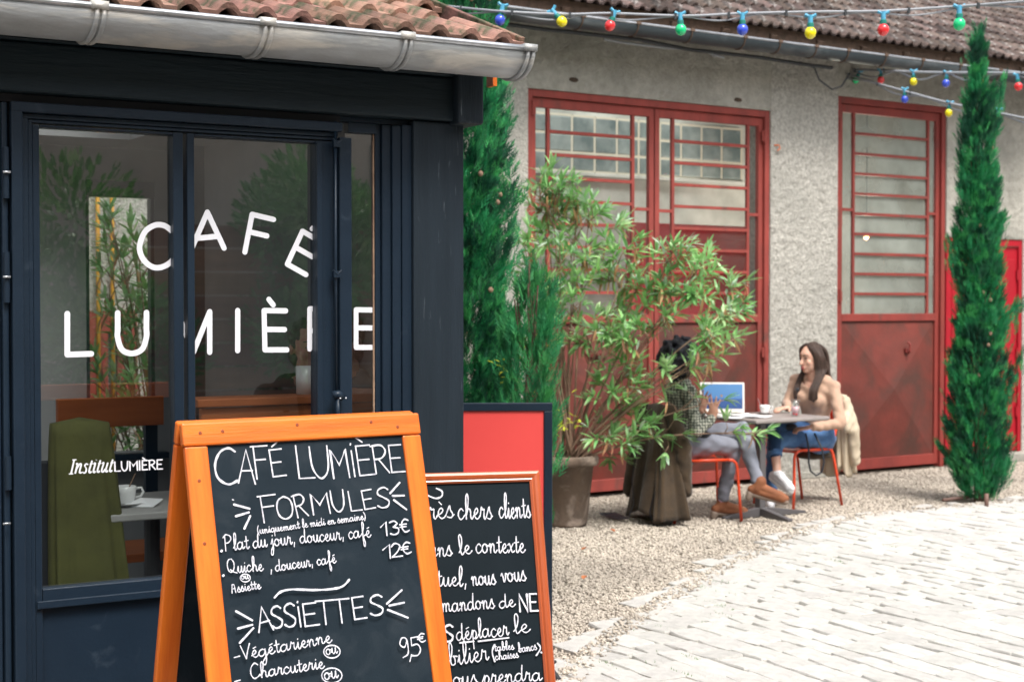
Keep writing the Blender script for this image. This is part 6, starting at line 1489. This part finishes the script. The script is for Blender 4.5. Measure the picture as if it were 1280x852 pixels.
mb = MB(); mb.ell((2.14, 11.93, .635), (.11, .03, 0), (-.02, .07, 0), (0, 0, .035)); tag(baked(mb, 'handbag', M['black'], None, .01, 2), 'small black handbag on the lap of the woman in the beige jumper', 'bag')

# drip hose and stake at the foot of the cypress
a_, c_p = gw(1178, 629), gw(1230, 624)
b = MB(); b.tube([a_+V(0, -.02, .03), a_*.5+c_p*.5+V(0, -.05, .04), c_p+V(0, -.06, .05)], .014, 8); b.tube([gw(1233, 634)+V(0, 0, -.02), gw(1233, 634)+V(0, 0, .11)], .018, 8)
tag(b.build('watering_hose', M['hose'], smooth=True), 'short brown watering hose lying at the foot of the right cypress', 'hose')

# ================================================================== inside the cafe
def cw(u_, v_, z_=0): return FC.world(u_, v_, z_)
def cat_(px, py, v_): 
    u_, z_ = FC.uz(px, py, v_); q = FC.world(u_, v_); return V(q.x, q.y, z_)
# counter of orange boards that screens the sitters' legs
q = cat_(245, 499, .40); q1 = cat_(472, 499, .40)
root = empty('wooden_counter', (q.x, q.y, 0), FC.a, 'low orange brown wooden counter inside, behind the second door pane', 'counter'); L = FC.loc(q1)[0]-FC.loc(q)[0]
b = MB(); b.box(0, L, -.02, .16, q.z-.03, q.z); q_ctop = q.z+.001; b.build('counter_top', M['orange_bench'], root, bevel=.004)
for k in range(5):
    z1 = q.z-.035-k*.20; b = MB(); b.box(.02, L-.02, 0, .03, max(.04, z1-.195), z1); b.build('board', M['orange_bench'], root, bevel=.004)
q = cat_(72, 499, 2.2); q1 = cat_(205, 499, 2.2)
root = empty('wooden_bench', (q.x, q.y, 0), FC.a, 'orange wooden bench back inside, behind the first door pane', 'bench'); L = FC.loc(q1)[0]-FC.loc(q)[0]
b = MB(); b.box(0, L, 0, .04, q.z-.14, q.z); b.build('back_board', M['orange_bench'], root, bevel=.004)
b = MB(); b.box(0, L, -.42, 0, .42, .46); b.build('seat_board', M['orange_bench'], root, bevel=.004)
for x in (.05, L-.05):
    b = MB(); b.box(x-.03, x+.03, -.35, .03, .04, .419); b.build('leg', M['navy'], root)
    b = MB(); b.box(x-.03, x+.03, .0405, .08, .04, q.z-.01); b.build('post', M['navy'], root)
# small table with a cup, chair with an olive jacket
q = cat_(190, 628, .62)
root = empty('inside_table', (q.x, q.y, 0), FC.a, 'small pale topped cafe table inside the left pane', 'table'); zt = q.z
b = MB(); b.box(-.34, .22, -.26, .34, zt-.028, zt); b.build('tabletop', mat('grey_top', (.34, .33, .32), .5), root, bevel=.005)
b = MB(); b.tube([(0, 0, .05), (0, 0, zt-.03)], .03, 12); b.lathe([(.22, .04), (.21, .055), (.03, .07)], 20); b.build('pedestal', M['leg_grey'], root)
c = cat_(157, 629, .58); root = empty('espresso_cup', (c.x, c.y, zt+.001), R(200), 'white espresso cup with a spoon on the table inside the left pane', 'cup')
b = MB(); b.lathe([(.03, 0), (.06, .008), (.075, .014), (.05, .009), (.001, .006)], 24, capt=False); b.build('saucer', M['china'], root, smooth=True)
b = MB(); b.lathe([(.024, .008), (.034, .02), (.038, .05), (.040, .075), (.037, .075), (.033, .03), (.001, .02)], 24, capt=False); b.build('cup', M['china'], root, smooth=True)
b = MB(); b.tube([(-.037, 0, .064), (-.058, 0, .066), (-.066, 0, .05), (-.056, 0, .034), (-.034, 0, .03)], .005, 6); b.build('handle', M['china'], root, smooth=True)
b = MB(); b.tube([(.0, 0, .04), (-.035, .01, .12)], .003, 6); b.build('spoon', M['stem'], root)
c = cat_(176, 636, .56); b = MB(); b.add([(-.07, -.05, .002), (.06, -.06, .002), (.075, .05, .02), (-.05, .06, .004), (.0, 0, .03)], [(0, 1, 4), (1, 2, 4), (2, 3, 4), (3, 0, 4)]); tag(b.build('napkin', M['paper'], None, loc=(c.x, c.y, zt)), 'crumpled white napkin beside the espresso cup', 'napkin')
jc = cat_(104, 700, .42); zj = cat_(104, 522, .42).z
root, _ = coat('olive_jacket', 'olive green jacket hung over a chair inside the left pane', jc.x-.01, jc.y, R(118), zj-.02, .22, .10, .15, .05, .10, M['olive'], 9, (0, -.05), amp=.013)
root['category'] = 'jacket'
root = empty('inside_chair', (jc.x-.07, jc.y+.05, 0), R(20), 'dark chair carrying the olive jacket inside the cafe', 'chair')
for x in (-.14, .14):
    for y in (-.05, .33):
        b = MB(); b.tube([(x, y, .04), (x*.95, y, .46)], .012, 6); b.build('leg', M['black'], root)
b = MB(); b.box(-.16, .16, -.06, .36, .46, .48); b.build('seat', M['black'], root, bevel=.01)
b = MB(); b.box(-.15, .15, -.07, -.05, .55, zj-.15); b.build('backrest', M['black'], root, bevel=.008)
bc = cat_(196, 655, .45); root = empty('round_stool', (bc.x+.14, bc.y+.1, 0), 0, 'dark stool with a rounded padded top at the right edge of the left pane', 'stool')
b = MB(); b.ball((0, 0, .52), (.15, .15, .09), 20, 10); b.build('seat', M['black'], root, smooth=True)
b = MB(); b.tube([(0, 0, .04), (0, 0, .46)], .03, 10); b.lathe([(.16, .04), (.15, .06), (.03, .07)], 20); b.build('pedestal', M['black'], root)

def bust(base, label, head, face, shw, top, skin, hair, hands, neck_open=True, yawside=None):
    """person seated behind the counter"""
    H = Vector(head); f0 = unit(face); sd = f0.cross(V(0, 0, 1)).normalized(); nk = H+V(0, 0, -.145)-f0*.01
    j = dict(pelvis=nk+V(0, 0, -.52)-f0*.03, neck=nk, head=H, shR=nk+sd*shw+V(0, 0, -.065), shL=nk-sd*shw+V(0, 0, -.065))
    j['elR'] = j['shR']+V(0, 0, -.27)+sd*.05+f0*.08; j['elL'] = j['shL']+V(0, 0, -.27)-sd*.05+f0*.08
    j['wrR'] = Vector(hands)+sd*.05; j['wrL'] = Vector(hands)-sd*.05
    pv = j['pelvis']; kz = pv.z
    j['hipR'] = pv+sd*.09; j['hipL'] = pv-sd*.09; j['knR'] = pv+sd*.11+f0*.42; j['knL'] = pv-sd*.11+f0*.42
    j['anR'] = j['knR']-V(0, 0, .43); j['anL'] = j['knL']-V(0, 0, .43); j['toeR'] = j['anR']+f0*.19-V(0, 0, .05); j['toeL'] = j['anL']+f0*.19-V(0, 0, .05)
    j = {k: tuple(v) for k, v in j.items()}
    def sh(root, J):
        for q in 'LR':
            b = MB(); shoe(b, J['an'+q], J['toe'+q]); baked(b, 'shoe', M['black'], root, .01, 2)
    r, J, (f, s, u), (fw, sd2, up2) = seated(dict(base=(H.x, H.y, j['anR'][2]-.06), label=label, j=j, face=face, skin=skin, top=top, loose=.01, jeanL='black', jeanR='black', hemL=.9, hemR=.9, shoes=sh,
        flip=1, neckcut=.085, handR=(f0*.2-sd*1.0+V(0, 0, .1), V(0, 0, -1)-f0*.3, V(0, 0, 1), .6, .02), handL=(f0*.2+sd*1.0+V(0, 0, .1), V(0, 0, -1)-f0*.3, V(0, 0, 1), .6, .02)))
    mb = MB(); c = J['head']; mb.ell(c-f*.022+u*.038, s*.088, f*.092, u*.090); mb.ell(c-f*.04-u*.03, s*.080, f*.06, u*.07); baked(mb, 'hair', M[hair], r, .008, 1, disp=lambda co: .004*np.sin(co[:, 0]*120+co[:, 2]*70)); 
    b = MB(); b.lathe([(.17, -.02), (.17, .02)], 20, (J['pelvis'].x, J['pelvis'].y, J['pelvis'].z-.16)); b.tube([tuple(J['pelvis']-V(0, 0, .18)), (J['pelvis'].x, J['pelvis'].y, -j['anR'][2]+.06+.045)], .03, 8)
    st_ = tag(b.build('bar_stool', M['black'], None, loc=tuple(r.location)), 'dark stool under the '+('person in dark clothes' if hair == 'hair_grey' else 'person in grey')+' behind the wooden counter', 'stool')
    return r
hd = cat_(386, 434, 1.08)
hn = cat_(400, 494, .72)
bust(hd, 'person in dark clothes seated behind the counter, seen through the second pane', hd, (.45, -.88, -.12), .19, ('dark_top', 'navy_cloth'), 'skin2', 'hair_grey', hn)
hd2 = cat_(431, 428, .80); hn2 = cat_(449, 492, .50)
bust(hd2, 'person in grey with clasped hands, seen through the narrow side light', hd2, (-.62, -.78, -.1), .17, ('grey_top', 'grey_cloth'), 'skin2', 'hair', hn2)
mg = cat_(381, 497, .50); b = MB(); b.lathe([(.034, 0), (.036, .11), (.033, .11), (.031, .008), (.001, .008)], 20, capt=False); tag(b.build('white_mug', M['china'], None, smooth=True, loc=(mg.x, mg.y, q.z if False else q_ctop)), 'white mug standing on the wooden counter', 'mug')

# pendant lamp burning in the workshop room
u_, z_ = FB.uz(1083, 296, 1.2); q = FB.world(u_, 1.2, z_)
root = empty('pendant_lamp', tuple(q), 0, 'small lit pendant lamp inside the workshop behind the narrower gate', 'lamp')
b = MB(); b.ball((0, 0, 0), (.026, .026, .022), 14, 8); b.build('lit_bulb', emis('warm_lamp_glow', (1, .40, .16), .9), root, smooth=True)
b = MB(); b.lathe([(.05, .02), (.04, .06), (.02, .08)], 20, capb=False); b.build('lamp_shade', M['leg_grey'], root)
b = MB(); b.tube([(0, 0, .1), (0, 0, 4.6-z_)], .006, 6); b.build('cord', M['cable_dark'], root)
pl_ = bpy.data.lights.new('pendant_glow', 'POINT'); pl_.energy = 70; pl_.color = (1, .88, .75); pl_.shadow_soft_size = .05
po_ = bpy.data.objects.new('pendant_glow', pl_); COL.objects.link(po_); po_.parent = root; po_.location = (0, 0, -.08)

# ================================================================== the side of the yard behind the camera (mirrored in the glass)
nrm = -FC.v
def beh(u_, d_, z=0):   # u along the cafe front, d metres in front of it
    q = FC.o+FC.u*u_-FC.v*d_; return V(q.x, q.y, z)
hb = beh(0, 11.5); root = empty('rendered_house', (hb.x, hb.y, 0), FC.a, 'beige rendered house with a red roof across the yard, mirrored in the cafe glass', 'building')
b = MB(); b.box(-13, 24, -.3, 0, 0, 7.2); b.build('wall', M['house_wall'], root)
b = MB(); b.add([(-13, .45, 7.0), (24, .45, 7.0), (24, -3.5, 9.2), (-13, -3.5, 9.2)], [(0, 1, 2, 3)]); b.build('roof', M['tile'], root, solid=.08)
for x in (-6, -1, 5, 11):
    b = MB(); b.box(x, x+1.1, .0005, .05, 1.9, 3.5); b.build('window', M['blockglass'], root); b = MB(); b.box(x-.1, x+1.2, .001, .08, 1.78, 1.88); b.build('sill', M['plaster_room'], root)
fb = beh(1.2, 9.4); root = empty('plank_fence', (fb.x, fb.y, 0), FC.a, 'brown horizontal plank fence on the far side of the yard, mirrored in the glass', 'fence')
for k in range(10):
    b = MB(); b.box(0, 7.5, 0, .03, .05+k*.235, .265+k*.235); b.build('plank', M['fence_wood'], root)
for x in (0, 2.5, 5, 7.4):
    b = MB(); b.box(x, x+.09, -.1, -.002, 0, 2.45); b.build('post', M['fence_wood'], root)
def bush(label, base, Rr, H, n, seed, m=M['cypress']):
    root = empty('bush', base, 0, label, 'bush', 'bushes along the far side of the yard')
    g0 = np.random.default_rng(seed); cl = g0.normal(size=(14, 3))*[Rr*.5, Rr*.5, H*.2]+[0, 0, H*.55]
    def f(g):
        c = cl[g.integers(14)]; d = g.normal(size=3); d /= np.linalg.norm(d); return np.maximum(c+d*Rr*.42*g.random()**.4, [-9, -9, .05]), d+np.array([0, 0, .4])
    P, T = sprays(int(n*2.6), f, .11, seed, 6, .42); link('crown', np_mesh('crown', P, T, m), root)
    b = MB()
    for k in range(6):
        c = cl[k]; b.tube([(0, 0, 0), tuple(c*[.5, .5, .5]), tuple(c)], [.05, .03, .01], 6)
    b.build('trunk', M['bark'], root)
bush('large round bush left of the plank fence, only seen mirrored in the first pane', beh(.2, 8.9), 1.3, 2.9, 3500, 41, M['leaf'])
bush('tall leafy bush in front of the plank fence, mirrored in the second pane', beh(3.2, 9.1), 1.0, 3.6, 3000, 42, M['leaf'])
bush('leafy bush at the far end of the plank fence', beh(8.4, 9.3), 1.1, 3.1, 2600, 43)
bush('dark bush close to the camera side of the beige house', beh(-3.0, 9.2), 1.4, 3.2, 3000, 44)

hb = V(19.5, 3, 0); root = empty('added_barn', hb, 0, 'tall grey green rendered barn added out of view to block sky mirrored in the gates', 'building')  # unseen, added so the gate panes mirror a wall instead of bright sky
b = MB(); b.box(0, .3, -9, 22, 0, 8.0); b.build('wall', mat('grey_green_render', (.30, .31, .27), .9, (.24, .26, .22), 1.5), root)
for y in (-5, 0, 5, 11):
    b = MB(); b.box(-.05, -.0005, y, y+1.2, 3.2, 4.9); b.build('window', M['blockglass'], root)
b = MB(); b.box(-.5, .8, -9.3, 22.3, 8.0, 8.2); b.build('roof', M['tile_old'], root)
bush('tall dark bush added out of view before the barn, mirrored in the gates', V(17.5, 9.5, 0), 1.5, 5.0, 3000, 45)  # this bush and the next are added to help close off the mirrored sky
bush('spreading bush added out of view by the barn at the right end', V(16.8, 2.5, 0), 1.6, 4.2, 3000, 46)
